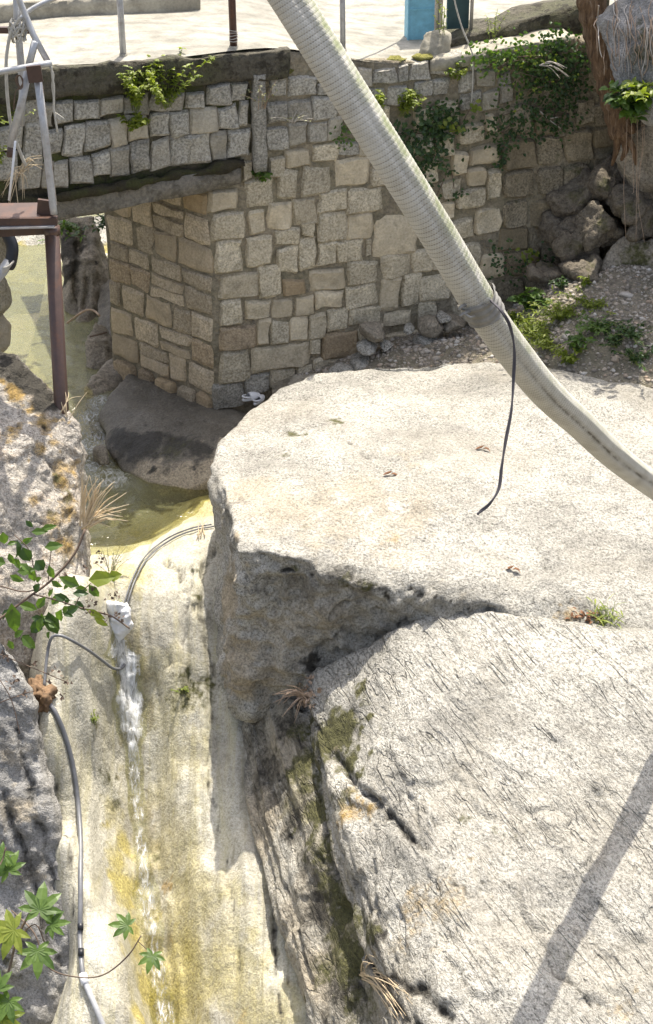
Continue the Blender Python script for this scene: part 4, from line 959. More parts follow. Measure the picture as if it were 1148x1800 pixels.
# ---- gravel bank behind the huge boulder, right
def gravel():
    xs = np.arange(-.75, 7.0, .07); ys = np.arange(22.2, 27.6, .07); X, Y = np.meshgrid(xs, ys); P = np.stack([X.ravel(), Y.ravel(), 0*X.ravel()], 1)
    wallY = CB.y+(P[:, 0]-CB.x)*math.tan(R(18))
    z = 0.95 + 0.28*np.clip(P[:, 0]+.5, -.6, 4.6) + 0.30*sstep(2.0, 3.4, P[:, 0]) + 0.2*np.clip(P[:, 1]-23.8, 0, 1.5) - 0.75*np.clip(24.05-P[:, 1]-.12*np.clip(P[:, 0]-2, 0, 3), 0, 2) + 0.05*fbm(P*1.2, 3, 14)
    z = z - 0.35*sstep(1.0, 0.1, wallY-P[:, 1])*sstep(1.0, 2.5, P[:, 0])
    P[:, 2] = z; nx, ny = len(xs), len(ys)
    F = [(j*nx+i, j*nx+i+1, (j+1)*nx+i+1, (j+1)*nx+i) for j in range(ny-1) for i in range(nx-1)]
    o = mobj('gravel_bank', P, F, M['grit']); tag(o, kind='structure')
    b = BVHTree.FromPolygons([tuple(p) for p in P], F)
    ico = bmesh.new(); bmesh.ops.create_icosphere(ico, subdivisions=1, radius=1); iv = np.array([v.co[:] for v in ico.verts]); jf = [tuple(v.index for v in f.verts) for f in ico.faces]; ico.free()
    rr = np.random.RandomState(3); VV = []; FF = []; n = 0
    for k in range(15000):
        x = rr.uniform(-.5, 6.2); y_ = CB.y+(x-CB.x)*math.tan(R(18)) - rr.uniform(.05, 3.7)
        h = b.ray_cast(Vector((x, y_, 9)), Vector((0, 0, -1)))[0]
        if h is None: continue
        s = 0.009+0.030*rr.random_sample()**4.0 + (0.05*rr.random_sample() if rr.random_sample() < .02 else 0)
        sc = np.array([s*rr.uniform(.8, 1.5), s*rr.uniform(.8, 1.4), s*rr.uniform(.5, .9)]); a = rr.uniform(0, 6.28)
        v = iv*sc*(1+.28*np.clip(rr.standard_normal((len(iv), 1)), -1.5, 1.5)); v = np.stack([v[:, 0]*math.cos(a)-v[:, 1]*math.sin(a), v[:, 0]*math.sin(a)+v[:, 1]*math.cos(a), v[:, 2]], 1)
        VV.append(v+np.array([h.x, h.y, h.z+s*.05])); FF += [tuple(i+n for i in f) for f in jf]; n += len(iv)
    o = mobj('gravel', np.concatenate(VV), FF, M['pebble'], smooth=True); tag(o, 'loose grey and pinkish gravel and pebbles on the bank below the wall', 'gravel', kind='stuff')
    return b
GB = gravel()

# ---- rocks and outcrop at the right end of the wall
M['shade_rock'] = rock_mat('brown_shade_rock', (0.07, 0.055, 0.04), (0.26, 0.22, 0.16), 24, (0.34, 0.62), attrs=ATT, bump=0.9)  # darker copy of the brown rock, shade put into its colour
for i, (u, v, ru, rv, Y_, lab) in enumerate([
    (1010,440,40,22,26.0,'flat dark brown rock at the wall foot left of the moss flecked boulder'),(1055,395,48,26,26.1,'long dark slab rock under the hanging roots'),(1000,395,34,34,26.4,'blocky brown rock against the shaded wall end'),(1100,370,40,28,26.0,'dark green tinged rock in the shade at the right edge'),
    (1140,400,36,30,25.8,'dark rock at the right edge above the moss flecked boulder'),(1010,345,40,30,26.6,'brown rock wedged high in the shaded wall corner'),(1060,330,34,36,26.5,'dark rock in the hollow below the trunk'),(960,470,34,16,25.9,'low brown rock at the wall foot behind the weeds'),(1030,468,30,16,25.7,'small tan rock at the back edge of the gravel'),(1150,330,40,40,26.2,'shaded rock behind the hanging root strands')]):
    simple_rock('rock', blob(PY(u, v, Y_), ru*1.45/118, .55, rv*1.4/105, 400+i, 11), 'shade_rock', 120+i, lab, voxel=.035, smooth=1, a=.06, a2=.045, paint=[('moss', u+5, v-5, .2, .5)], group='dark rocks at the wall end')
simple_rock('rock', [PY(1045,470,25.7),PY(1090,415,25.7),PY(1148,440,25.4),PY(1250,430,25.4),PY(1148,500,25.3),PY(1250,520,25.2),PY(1050,480,25.6)]+[Vector(p) for p in ((3.6,25.6,.9),(5,25,.9),(5,26.4,.9))], 'brown_rock', 111, 'moss flecked boulder catching sun at the right edge of the gravel', paint=[('moss',1120,460,.3,.8)])
simple_rock('rock', [PY(1046,30,25.6),PY(1075,0,25.7),PY(1148,-40,25.6),PY(1300,-60,25.6),PY(1060,90,25.4),PY(1092,150,25.1),PY(1130,200,24.9),PY(1148,215,24.85),PY(1300,230,24.9),PY(1148,60,24.9),PY(1300,60,24.8)]+[Vector(p) for p in ((4.2,27,4.5),(6.5,27,4.3),(6.5,27,6.6),(4.3,27,6.4))], 'blue_rock', 112, 'pale overhanging rock draped with dry roots at the top right corner', a=.08, a2=.03, paint=[('moss',1125,100,.25,.6),('moss',1130,60,.25,.5)])
simple_rock('rock', [PY(1085,230,25.9),PY(1100,300,25.8),PY(1120,340,25.8),PY(1075,270,26.0),PY(1148,330,25.6),PY(1148,220,25.6),PY(1300,220,25.5),PY(1300,340,25.5)]+[Vector(p) for p in ((4.3,27,3.3),(6,27,3),(6,27,4.3))], 'brown_rock', 113, 'smooth brown rock below the trunk at the right edge', a=.05)
# outcrop standing just outside the right edge
simple_rock('rock_outcrop', [Vector(p) for p in ((5.0,24.6,.3),(4.9,26.2,.5),(7.5,24.0,.3),(8,27,.3),(5.1,25.2,4.3),(5.0,26.6,4.6),(7.5,24.6,6.4),(8,27.5,6.6),(5.2,26.8,6.3))], 'brown_rock', 114, 'tall brown rock outcrop carrying the tree at the right end of the wall', voxel=.07, a=.2)

# ================================================================== OBJECTS
# ---- braided hose
def hose():
    keys = [(300,-330,13.9),(420,-140,14.15),(512,2,14.3),(600,142,14.5),(690,284,14.75),(770,412,15.1),(852,548,15.6),(905,622,16.05),(960,690,16.65),(1020,745,17.4),(1078,800,18.2),(1148,853,19.1),(1260,930,20.4),(1400,985,21.3)]
    pts = spline([PF(*k) for k in keys], 24)
    # resample evenly
    P = np.array([tuple(p) for p in pts]); L = np.concatenate([[0], np.cumsum(np.linalg.norm(np.diff(P, axis=0), axis=1))])
    nring = int(L[-1]/0.040); per = L[-1]/nring; m = nring*6; t_ = np.linspace(0, L[-1], m+1)
    Q = np.stack([np.interp(t_, L, P[:, i]) for i in range(3)], 1)
    k_ = np.ones(61)/61; Qs = np.stack([np.convolve(np.pad(Q[:, i], 30, 'edge'), k_, 'valid') for i in range(3)], 1); Q = Qs
    n = 40; R0 = 0.136; V = np.zeros(((m+1)*n, 3)); al = np.zeros((m+1)*n); dk = np.zeros((m+1)*n)
    D = np.gradient(Q, axis=0); D /= np.linalg.norm(D, axis=1)[:, None]
    upv = np.array([0, 0, 1.0]); A_ = np.cross(D, upv); A_ /= np.linalg.norm(A_, axis=1)[:, None]; B_ = np.cross(A_, D)
    th = np.linspace(0, 2*math.pi, n, endpoint=False)
    ph = t_/per
    rad = R0 + 0.0018*(np.abs(np.sin(math.pi*ph))**0.7-.6)
    sl_ = np.interp(t_, [0, L[-1]*.45, L[-1]], [1.05, 1.02, .77])
    tc = np.array([0, 0, CAMZ])-Q; pc = np.arctan2((tc*B_).sum(1), (tc*A_).sum(1)); pr = np.arctan2(B_[:, 0], A_[:, 0])
    dd_ = (pr-pc+math.pi) % (2*math.pi)-math.pi; sg = np.sign(dd_); wr = lambda a: (a+math.pi) % (2*math.pi)-math.pi
    for k in range(n):
        # the wrap is gathered into a seam along one side
        ang = th[k]; seam = np.exp(-(wr(ang-pc-sg*(.12+.15*np.sin(t_*.7)))/.11)**2)
        seam2 = np.exp(-(wr(ang-pc-sg*(.62+.06*np.sin(t_*.9+1)))/.09)**2)
        rr = (rad*sl_ - .012*seam + .010*seam2)
        V[k::n] = Q + (A_*math.cos(ang)+B_*math.sin(ang))*rr[:, None]
        al[k::n] = np.clip(np.exp(-(wr(ang-pc-sg*.95)/.42)**2)*np.interp(t_, [0, L[-1]*.35, L[-1]*.5, L[-1]], [1, 1, .4, .3]), 0, 1)
        dk[k::n] = np.clip(seam*(.25+.75*sstep(.35, .6, np.asarray(t_/L[-1]))), 0, 1)
    F = []
    for i in range(m):
        for k in range(n):
            k2 = (k+1) % n; F.append((i*n+k, i*n+k2, (i+1)*n+k2, (i+1)*n+k))
    root = empty('braided_hose', Vector(Q[-1]), 'thick cream ribbed hose in a mesh sleeve slanting down across the whole view', 'hose')
    o = mobj('hose_body', V, F, M['hose'], root, attrs={'algae': al, 'dark': dk})
    uvl = o.data.uv_layers.new(name='UVMap'); li = np.empty(len(o.data.loops), dtype=np.int32); o.data.loops.foreach_get('vertex_index', li)
    ringi = li//n; kk = li % n; face_k = np.repeat(np.tile(np.arange(n), m), 4)
    turn = kk/n; turn = np.where((face_k == n-1) & (kk == 0), 1.0, turn)
    uv = np.stack([ph[ringi], turn], 1).astype(np.float32); uvl.data.foreach_set('uv', uv.ravel())
    # tape collar
    i0 = int(np.argmin([abs((Vector(q)-PF(846, 540, 15.55)).length) for q in Q])); step = per/6
    c0, c1 = i0-int(.12/step), i0+int(.10/step)
    VV = []; FF = []; nn = 40; rows = list(range(c0, c1+1, 2))
    for ri, i in enumerate(rows):
        e = min(ri, len(rows)-1-ri)
        for k in range(nn):
            ang = 2*math.pi*k/nn
            rr = R0*1.05+.012+.006*math.sin(ri*1.3+.8*math.sin(ang*3))+(.014*max(0, math.sin(ang*5+1)) if ri < 3 else 0)
            VV.append(Q[i]+(A_[i]*math.cos(ang)+B_[i]*math.sin(ang))*rr + D[i]*.02*math.sin(ang*2+.5)*(1 if ri < 6 else .4))
    for r_ in range(len(rows)-1):
        for k in range(nn): FF.append((r_*nn+k, r_*nn+(k+1) % nn, (r_+1)*nn+(k+1) % nn, (r_+1)*nn+k))
    tp = mobj('tape_collar', np.array(VV), FF, M['tape'], root)
    mb = MB()
    for (du, dv, eu, ev) in ((812, 536, 806, 545), (818, 548, 808, 556), (826, 556, 812, 549)):
        mb.tube([PF(du+8, dv, 15.40), PF(du, dv+2, 15.36), PF(eu, ev, 15.36)], [.012, .014, .008], 6)
    mb.build('tape_end', M['tape'], tp)
    # wire loops over the sleeve
    return root, Q, D
HOSE, HQ, HD = hose()
# hanging cord
def twist_cord(name, keys, r, mat, label, cat='cord', strands=2, turns=40):
    pts = spline(keys, 10); mb = MB()
    if strands == 1: mb.tube(pts, r, 7)
    else:
        for s in range(strands):
            q = []
            for i, p in enumerate(pts):
                a = i/len(pts)*turns*2*math.pi/1.0+s*math.pi*2/strands
                d = (pts[min(i+1, len(pts)-1)]-pts[max(i-1, 0)]).normalized(); e = d.cross(Vector((0, 1, .2))).normalized(); g = d.cross(e)
                q.append(p+(e*math.cos(a)+g*math.sin(a))*r*.55)
            mb.tube(q, r*.7, 6)
    return mb.build(name, M[mat], HOSE)
twist_cord('cord', [PF(862,528,15.36),PF(880,545,15.26),PF(896,572,15.32),PF(904,612,15.42),PF(903,660,15.5),PF(899,720,15.5),PF(889,775,15.5),PF(882,820,15.5),PF(877,858,15.5),PF(862,884,15.5),PF(846,898,15.5),PF(839,904,15.5)], .011, 'rope_grey', 'dark grey twisted cord tied to the hose collar and hanging free over the boulder', turns=3)

# ---- steel platform frame on the left
FR = 22.3
fr = empty('steel_frame', PY(112, 715, 21.9), 'rusty brown steel platform frame with grey pipe railing on a pillar at left', 'frame')
def pipe(name, keys, r, mat, parent, n=10, sm=1):
    mb = MB(); pts = [PY(*k) for k in keys]; mb.tube(spline(pts, sm) if sm > 1 and len(pts) > 2 else pts, r, n); return mb.build(name, M[mat], parent)
def beam(name, a, b, w, h, mat, parent, roll=0):
    a, b = Vector(a), Vector(b); d = (b-a); L = d.length; q = d.to_track_quat('X', 'Z').to_matrix().to_3x3()
    mb = MB(); mb.box((a+b)/2, (L, w, h), q); return mb.build(name, M[mat], parent, False)
pil_ = pipe('pillar', [(91,400,FR),(108,716,21.95),(109,735,21.9)], .088, 'brown', fr, 20)
pipe('pillar_collar', [(91,398,FR),(92,412,FR)], .098, 'brown', pil_, 20)
pbm = beam('platform_beam', PY(-60,388,FR-.1), PY(101,388,FR-.1), .10, .09, 'brown', fr)
beam('bottom_flange', PY(-60,400,FR-.12), PY(97,396,FR-.12), .14, .02, 'galv', pbm)
beam('lower_beam', PY(-60,411,FR+.05), PY(84,404,FR+.05), .08, .09, 'brown', fr)
mb = MB(); q0 = PY(-60,358,FR+.25); q1 = PY(66,356,FR+.25); q2 = PY(70,381,FR-.1); q3 = PY(-60,383,FR-.1)
mb.add([q0, q1, q2, q3]+[p-Vector((0, 0, .03)) for p in (q0, q1, q2, q3)], [(3, 2, 1, 0), (4, 5, 6, 7), (0, 1, 5, 4), (1, 2, 6, 5), (2, 3, 7, 6), (3, 0, 4, 7)]); mb.build('platform_plate', M['brown'], fr, False)
mb = MB(); mb.box((PY(80,365,FR)), (.19, .05, .19), Matrix.Rotation(R(8), 3, 'Y')); mb.build('end_bracket', M['brown'], fr, False)
rpo = pipe('railing_post', [(66,140,FR-.1),(79,240,FR-.1),(93,362,FR-.1),(95,376,FR-.1)], .042, 'galv', fr, 14)
pipe('rust_streaked_rod', [(72,140,FR-.05),(86,250,FR-.05),(99,360,FR-.05)], .012, 'galv_rust', rpo, 8)
pipe('top_rail', [(-60,136,FR-.1),(0,126,FR-.1),(70,114,FR-.1),(91,111,FR-.1)], .036, 'galv', fr, 12)
mb = MB(); mb.box(PY(61,130,FR-.16), (.165, .03, .19), Matrix.Rotation(R(-6), 3, 'Y')); mb.build('railing_plate', M['brown'], fr, False)
dbr = pipe('diagonal_brace', [(50,122,FR),(38,180,FR),(18,257,FR)], .045, 'galv', fr, 12)
pipe('brace_foot', [(19,256,FR),(17,275,FR)], .038, 'brown', dbr, 10)
upp = pipe('upright_pipe', [(28,-60,FR+.3),(30,30,FR+.3),(40,150,FR+.3),(37,220,FR+.3)], .042, 'galv', fr, 12)
pipe('sloping_rail', [(20,-60,FR+.15),(34,0,FR+.15),(58,60,FR+.1),(85,110,FR)], .036, 'galv', fr, 12)
pipe('upper_rail', [(36,34,FR+.2),(50,20,FR+.2),(75,6,FR+.2),(130,-16,FR+.2)], .028, 'galv', fr, 12, 4)
pipe('short_strut', [(62,72,FR+.05),(56,95,FR+.05),(50,118,FR+.05)], .042, 'galv', fr, 12)
beam('cross_bar', PY(-60,52,FR+.25), PY(52,53,FR+.25), .06, .07, 'brown', fr)
pipe('thin_hose_line', [(36,30,FR+.1),(20,55,FR+.1),(12,95,FR+.1),(11,130,FR+.1),(14,180,FR+.1),(22,230,FR+.15),(45,292,FR+.2)], .02, 'rope_white', fr, 8, 6)
pipe('tie_wire', [(27,248,FR-.1),(22,300,FR-.1),(16,352,FR-.1)], .014, 'white', fr, 8)
mb = MB(); rk = random.Random(3)
for k in range(5):
    ctr = PY(31, 54, FR+.15); q = []
    for i in range(14):
        a = i/13*2*math.pi; q.append(ctr+Vector((math.cos(a)*.10*rk.uniform(.6, 1.1), math.sin(a)*.08, .08*math.sin(a*2+k)+rk.uniform(-.05, .05))))
    mb.tube(q, .013, 6)
mb.build('rope_knot', M['rope_white'], upp)
mb = MB()
for kk in range(3):
    mb.tube(spline([PY(30+kk*3,150+kk*3,FR-.1),PY(27+kk*2,140,FR-.1),PY(31+kk*2,132,FR-.12),PY(40,138+kk*4,FR-.12),PY(38,150+kk*3,FR-.1),PY(28,160,FR-.1),PY(24,185+kk*4,FR-.1)], 5), .006, 5)
mb.build('wire_loop', M['twig'], fr)
for nm, ks in (('rope_tail', [(88,118,FR-.1),(94,132,FR-.1),(92,150,FR-.1),(95,175,FR-.1),(95,197,FR-.1),(106,212,FR-.1)]), ('rope_tail', [(90,116,FR-.12),(92,135,FR-.12),(95,155,FR-.12),(95,190,FR-.12),(101,232,FR-.12)])):
    pipe(nm, ks, .012, 'rope_white', fr, 6, 5)
mb = MB()
for k in range(6): mb.tube([PY(95,196,FR-.1), PY(97+k*3,203+k,FR-.1), PY(98+k*3,212+k*.5,FR-.1)], .006, 5)
mb.build('frayed_end', M['rope_white'], fr)
# black hose and grey pipe under the platform
bh = empty('drain_hose', PY(15, 470, 22.7), 'black rubber drain elbow pushed over a grey pipe under the platform', 'pipe')
pipe('rubber_elbow', [(2,395,22.9),(14,415,22.85),(22,435,22.8),(19,460,22.75),(15,468,22.75)], .075, 'black', bh, 14, 4)
pipe('grey_pipe', [(20,455,22.75),(4,478,22.7),(-40,530,22.6)], .062, 'pvc_pale', bh, 14)
mb = MB()
for k in range(4):
    c = PY(14-k*2, 461+k*3, 22.72); q = [c+Vector((math.cos(a)*.075, math.sin(a)*.075, math.sin(a+.8)*.05)) for a in [i/11*6.4 for i in range(12)]]; mb.tube(q, .014, 6)
mb.build('rope_binding', M['rope_white'], bh)

# ---- deck posts
def post(u, v0, v1, Y, r, mat, label):
    a = PY(u+1, v1, Y); root = empty('railing_post', a, label, 'post', 'posts along the bridge edge')
    mb = MB(); mb.tube([a-Vector((0, 0, .05)), a+Vector((-.01, 0, .6)), a+Vector((-.02, 0, 1.25))], r, 12); pp_ = mb.build('pipe', M[mat], root)
    mb = MB(); mb.tube([a+Vector((0, 0, -.03)), a+Vector((0, 0, .03))], r*1.25, 12); mb.build('base_ring', M['kerb'], pp_)
    return root
def deck_at(u, v): return PZ(u, v, deck_z(sz(u, v)[0])+.03)
p = deck_at(217, 98); post(216, 0, 98, p.y+.12, .042, 'galv', 'grey galvanised post on the bridge deck nearest the steel frame')
p = deck_at(411, 86); r2_ = post(410, 0, 84, p.y+.1, .048, 'brown_post', 'dark rusty brown post bound with wire on the bridge kerb')
mb = MB()
for k in range(5):
    c = Vector(r2_.location)+Vector((0, 0, .10+.03*k)); mb.tube([c+Vector((math.cos(a)*.055, math.sin(a)*.055, .012*math.sin(a+k))) for a in [i/11*6.5 for i in range(12)]], .005, 5)
mb.build('binding_wire', M['rope_white'], r2_)
p = PZ(602, 92, 5.8); post(602, 0, 90, p.y, .036, 'galv', 'slim grey post on the yard just right of the hose')

ya, yb = PZ(602, 92, 5.8)+Vector((0, 0, 1.05)), PZ(716, 62, 5.55)+Vector((0, .1, 1.2))
mb = MB(); mb.tube(spline([ya, ya.lerp(yb, .33)-Vector((0, 0, .10)), ya.lerp(yb, .66)-Vector((0, 0, .12)), yb], 6), .016, 6)
tag(mb.build('guard_rope', M['rope_white']), 'slack rope strung from the slim post to the blue gate post', 'rope')
# ---- blue metal panel and teal panel by the yard
bp = PZ(742, 70, deck_z(2.9)+.02)
bl = empty('blue_panel', bp, 'light blue painted metal gate post beside the yard', 'gate post')
mb = MB(); Rz = Matrix.Rotation(R(12), 3, 'Z')
mb.box(bp+Vector((0, .12, .75)), (.43, .26, 1.5), Rz); mb.build('post_body', M['blue'], bl, False)
for dx in (-.205, .205):
    mb = MB(); mb.box(bp+Rz@Vector((dx, -.02, .75))+Vector((0, .0, 0)), (.02, .03, 1.5), Rz); mb.build('edge_rib', M['blue'], bl, False)
mb = MB(); mb.box(bp+Rz@Vector((0, -.018, .42)), (.39, .014, .025), Rz); mb.build('weld_seam', M['blue'], bl, False)
tp_ = WP(805, 40, .75)
tl = empty('teal_panel', tp_, 'dark teal metal sheet standing behind the wall end beside the blue post', 'metal sheet')
mb = MB(); mb.box(tp_+Vector((0, .1, .55)), (.30, .06, 1.3), Rz); mb.build('sheet', M['teal'], tl, False)
mb = MB(); mb.tube([tp_+Vector((.18, 0, -.1)), tp_+Vector((.19, 0, 1.2))], .025, 8); mb.build('edge_pipe', M['galv_rust'], tl)
pb = empty('pipe_stub', WP(770, 42, .5), 'pair of thin rusty pipes set in a rough concrete lump', 'pipe')
for dx in (0, .055):
    mb = MB(); c = WP(767, 42, .5)+Vector((dx, 0, 0)); mb.tube([c-Vector((0, 0, .15)), c+Vector((0, 0, 1.0))], .028, 8); mb.build('pipe', M['galv_rust'], pb)
me = remesh([[p_ for p_ in blob(WP(765, 84, .35), .24, .22, .30, 41, 22)]], .03, 2)
finish('concrete_lump', me, basic_disp(.03, 3, .02, 8, 3), M['kerb'], parent=pb)
# yellow moss cushions on the wall top
for i, (u, v, ru) in enumerate([(697,105,22),(742,100,20),(460,128,26),(505,122,22)]):
    me = remesh([blob(Pplane(u, v, CB-NW*.1, NW), ru/120, .14, .05, 60+i, 18)], .025, 2)
    o = finish('moss_cushion', me, basic_disp(.02, 6, .015, 14, i), M['moss_bright'] if 'moss_bright' in M else M['moss'])
    tag(o, ['yellow green moss cushion on the wall top right of the hose','pale moss pad on the wall top below the blue post','dark moss pad on the ledge right of the upright stone strip','small moss pad on the ledge left of the hose'][i], 'moss')
# white cable down the wall
mb = MB(); mb.tube(spline([WP(797,-20,-.02),WP(800,5,-.02),WP(812,48,-.02),WP(826,82,-.05),WP(831,100,-.08),WP(831,140,-.08),WP(829,182,-.08)], 6), .011, 6)
tag(mb.build('white_cable', M['rope_white']), 'thin white cable hanging down the wall right of the blue post', 'cable')

# ---- white slippers
def slipper(u, v, ang, label):
    c = min([h for h in (hit(GB, u, v), hit(BVH['dark_base'], u, v), Pplane(u, v, CB+NW*.2, NW)) if h is not None], key=lambda h: (h-CAMO).length)+Vector((0, 0, .01)); root = empty('white_slipper', c, label, 'slipper', 'pair of white slippers')
    Rm = Matrix.Rotation(ang, 3, 'Z')
    n = 20; V = []; F = []
    for lev, (sc, z) in enumerate(((.92, 0), (1, .012), (1, .03), (.95, .04))):
        for k in range(n):
            a = 2*math.pi*k/n; x = .14*math.cos(a)*sc; y = (.05+.012*math.cos(a))*math.sin(a)*sc
            V.append(c+Rm@Vector((x, y, z)))
    for l in range(3):
        for k in range(n): F.append((l*n+k, l*n+(k+1) % n, (l+1)*n+(k+1) % n, (l+1)*n+k))
    F.append(tuple(range(n-1, -1, -1))); F.append(tuple(range(3*n, 4*n)))
    mobj('sole', V, F, M['white'], root)
    V = []; F = []; nu, nv = 12, 10
    for i in range(nu+1):
        x = .138-.17*(i/nu); w = .058*math.sqrt(max(.0, 1-((x-.02)/.13)**2 if x > .02 else 1)); h = .03+.055*math.sin(min(1, (i+.3)/nu*1.1)*math.pi/2)
        for k in range(nv+1):
            a = math.pi*k/nv; V.append(c+Rm@Vector((x, -w*math.cos(a), .03+(h)*math.sin(a)*.9)))
    for i in range(nu):
        for k in range(nv): F.append((i*(nv+1)+k, (i+1)*(nv+1)+k, (i+1)*(nv+1)+k+1, i*(nv+1)+k+1))
    mobj('upper', V, F, M['white'], root)
    mb = MB(); mb.tube([c+Rm@Vector((-.03-.10*math.sin(a), .055*math.cos(a), .055+.02*math.sin(a))) for a in [math.pi*i/10 for i in range(11)]], .011, 6); mb.build('heel_strap', M['white'], root)
    mb = MB(); mb.box(c+Rm@Vector((-.07, 0, .043)), (.09, .06, .004), Rm); mb.build('insole', M['tape'], root)
slipper(441, 703, R(35), 'left white slipper at the foot of the wall corner')
slipper(455, 708, R(65), 'right white slipper of the pair, nearer the huge boulder')

# ---- pipes on the left slab
bed = BVH['stream_bed']
def on_bed(u, v, lift=.03):
    best = None
    for k in ('stream_bed', 'shaded_rock'):
        h = hit(BVH[k], u, v)
        if h is not None and (best is None or (h-CAMO).length < (best-CAMO).length): best = h
    for k, b_ in BVH.items():
        if k.startswith('boulder'):
            h = hit(b_, u, v)
            if h is not None and (h-CAMO).length < (best-CAMO).length: best = h
    d = (CAMO-best).normalized(); return best+Vector((0, 0, lift))+d*.02
wp = empty('water_pipe', on_bed(145, 1690), 'long grey plastic water pipe lying down the pale left slab', 'pipe')
pts = [on_bed(u, v, .04) for u, v in [(84,1238),(98,1258),(112,1290),(124,1330),(132,1370),(138,1420),(142,1480),(142,1540),(142,1600),(141,1650),(144,1700),(148,1728)]]
mb = MB(); mb.tube(spline(pts, 6), 0.028, 12); gl_ = mb.build('grey_length', M['pvc_grey'], wp)
mb = MB(); mb.tube(spline([on_bed(148,1728,.045), on_bed(158,1752,.045), on_bed(170,1780,.045), on_bed(190,1830,.045)], 5), .033, 12); mb.build('pale_length', M['pvc_pale'], wp)
mb = MB(); j = on_bed(148, 1728, .045); mb.tube([on_bed(146,1718,.045), on_bed(150,1736,.045)], .043, 12); mb.build('coupling', M['white'], wp)
for u, v in ((142,1635),(143,1680)):
    mb = MB(); mb.tube([on_bed(u, v-6, .045), on_bed(u, v+6, .045)], .033, 12); mb.build('black_tape', M['black'], gl_)
# bent rod hose crossing to the chute
mb = MB(); mb.tube(spline([on_bed(78,1215,.05),on_bed(84,1165,.10),on_bed(92,1140,.14),on_bed(108,1137,.15),on_bed(130,1148,.16),on_bed(160,1166,.16),on_bed(185,1182,.14),on_bed(200,1190,.12),on_bed(214,1190,.12),on_bed(220,1183,.12)], 6), .018, 10)
tag(mb.build('bent_pipe', M['pvc_grey']), 'thin bent grey pipe reaching from the brown clump into the white water', 'pipe')
# brown clump
me = remesh([[*blob(on_bed(68, 1215, .05), .12, .10, .14, 5), *blob(on_bed(80, 1240, .05), .12, .10, .16, 6)]], .02, 1)
o = finish('fibre_clump', me, basic_disp(.05, 9, .03, 22, 8), M['fibre']); tag(o, 'brown fibrous clump wrapped round the top of the grey pipe', 'debris')
# thin dark hose along the slab edge
for off, lab in ((0, 'upper of two thin dark tubes curving along the centre slab edge'), (7, 'lower of two thin dark tubes curving along the centre slab edge')):
    mb = MB(); mb.tube(spline([on_bed(u+off*.6, v+off*.5, .02) for u, v in [(217,1072),(224,1045),(235,1015),(252,985),(275,962),(305,943),(340,930),(372,924)]], 6), .010, 8)
    tag(mb.build('thin_tube', M['pvc_grey']), lab, 'tube', 'thin tubes on the centre slab')
# white bag at the lip
cb = on_bed(211, 1118, .20)
me = remesh([[cb+Vector(q)*1.25 for q in ((-.11,.05,-.1),(.10,.05,-.08),(-.10,-.02,.22),(.11,0,.2),(.0,-.1,.25),(.12,-.08,.0),(-.1,-.1,.0),(.0,-.06,-.22),(-.06,.0,-.2),(.04,.12,.1))]], .018, 1)
o = finish('white_bag', me, basic_disp(.03, 6, .02, 14, 4), M['white']); tag(o, 'crumpled white plastic bag jammed at the top of the chute', 'bag')

# ---- vegetation
def rv(r_, s=1.0): return Vector((r_.gauss(0, s), r_.gauss(0, s), r_.gauss(0, s)))
def plant(name, base, height, spread, nstem, nleaf, L, w, mat, label, cat='plant', seed=1, droop=0.2, lean=(0, 0, 0), group=None, stem_mat='stem_green', stem_r=.005):
    r_ = random.Random(seed); base = Vector(base); root = empty(name, base, label, cat, group); st = MB(); lf = MB()
    for s in range(nstem):
        d = Vector((r_.gauss(0, 1)*spread, r_.gauss(0, 1)*spread, height*r_.uniform(.6, 1.1)))+Vector(lean)*r_.uniform(.5, 1.2)
        p0 = base+Vector((r_.gauss(0, .03), r_.gauss(0, .03), 0)); pts = spline([p0, p0+d*.5+Vector((0, 0, abs(d.z)*.08)), p0+d-Vector((0, 0, droop*d.length*.3))], 4)
        st.tube(pts, [stem_r*(1-.6*i/len(pts)) for i in range(len(pts))], 5)
        for k in range(nleaf):
            t_ = r_.uniform(.2, 1.0); p_ = pts[min(int(t_*len(pts)), len(pts)-1)]
            dd = Vector((r_.gauss(0, 1), r_.gauss(0, 1), r_.uniform(-.4, .6))); lf.leaf(p_, dd, Vector((0, 0, 1))+rv(r_, .3), L*r_.uniform(.6, 1.2), w*r_.uniform(.6, 1.2), .15, .25)
    st.build('stem', M[stem_mat], root); lf.build('foliage', M[mat], root, False); return root
# bright plants growing from the bridge kerb
plant('kerb_plant', sz and Pplane(238, 195, CB+NW*.12, NW), .62, .15, 11, 34, .08, .05, 'leaf_bright', 'yellow green leafy plant, left of two growing from the bridge face', seed=3, lean=(-.05, -.1, .05))
plant('kerb_plant', Pplane(236, 228, CB+NW*.15, NW), .2, .12, 8, 18, .085, .055, 'leaf_bright', 'small drooping bright sprig below the left plant on the bridge face', seed=13, lean=(0, -.12, 0))
plant('kerb_plant', Pplane(292, 190, CB+NW*.12, NW), .66, .26, 16, 30, .08, .05, 'leaf_bright', 'bushy yellow green plant, right of two growing from the bridge face', seed=5, lean=(.1, -.1, 0))
plant('wall_plant', Pplane(457, 318, CB+NW*.05, NW), .16, .07, 6, 10, .08, .06, 'leaf', 'small green plant at the foot of the upright stone strip', seed=6, lean=(0, -.08, 0))
plant('dry_shrub', Pplane(462, 190, CB+NW*.1, NW), .35, .2, 14, 14, .035, .018, 'leaf_pale', 'pale dry twiggy shrub on the wall beside the upright stone strip', seed=7, stem_mat='dead_pale', lean=(.05, -.15, .05))
plant('dry_shrub', Pplane(515, 215, CB+NW*.08, NW), .30, .2, 8, 4, .04, .02, 'leaf_pale', 'sparse pale twigs spreading on the wall left of the hose', seed=8, stem_mat='root_white', lean=(.1, -.1, -.1))
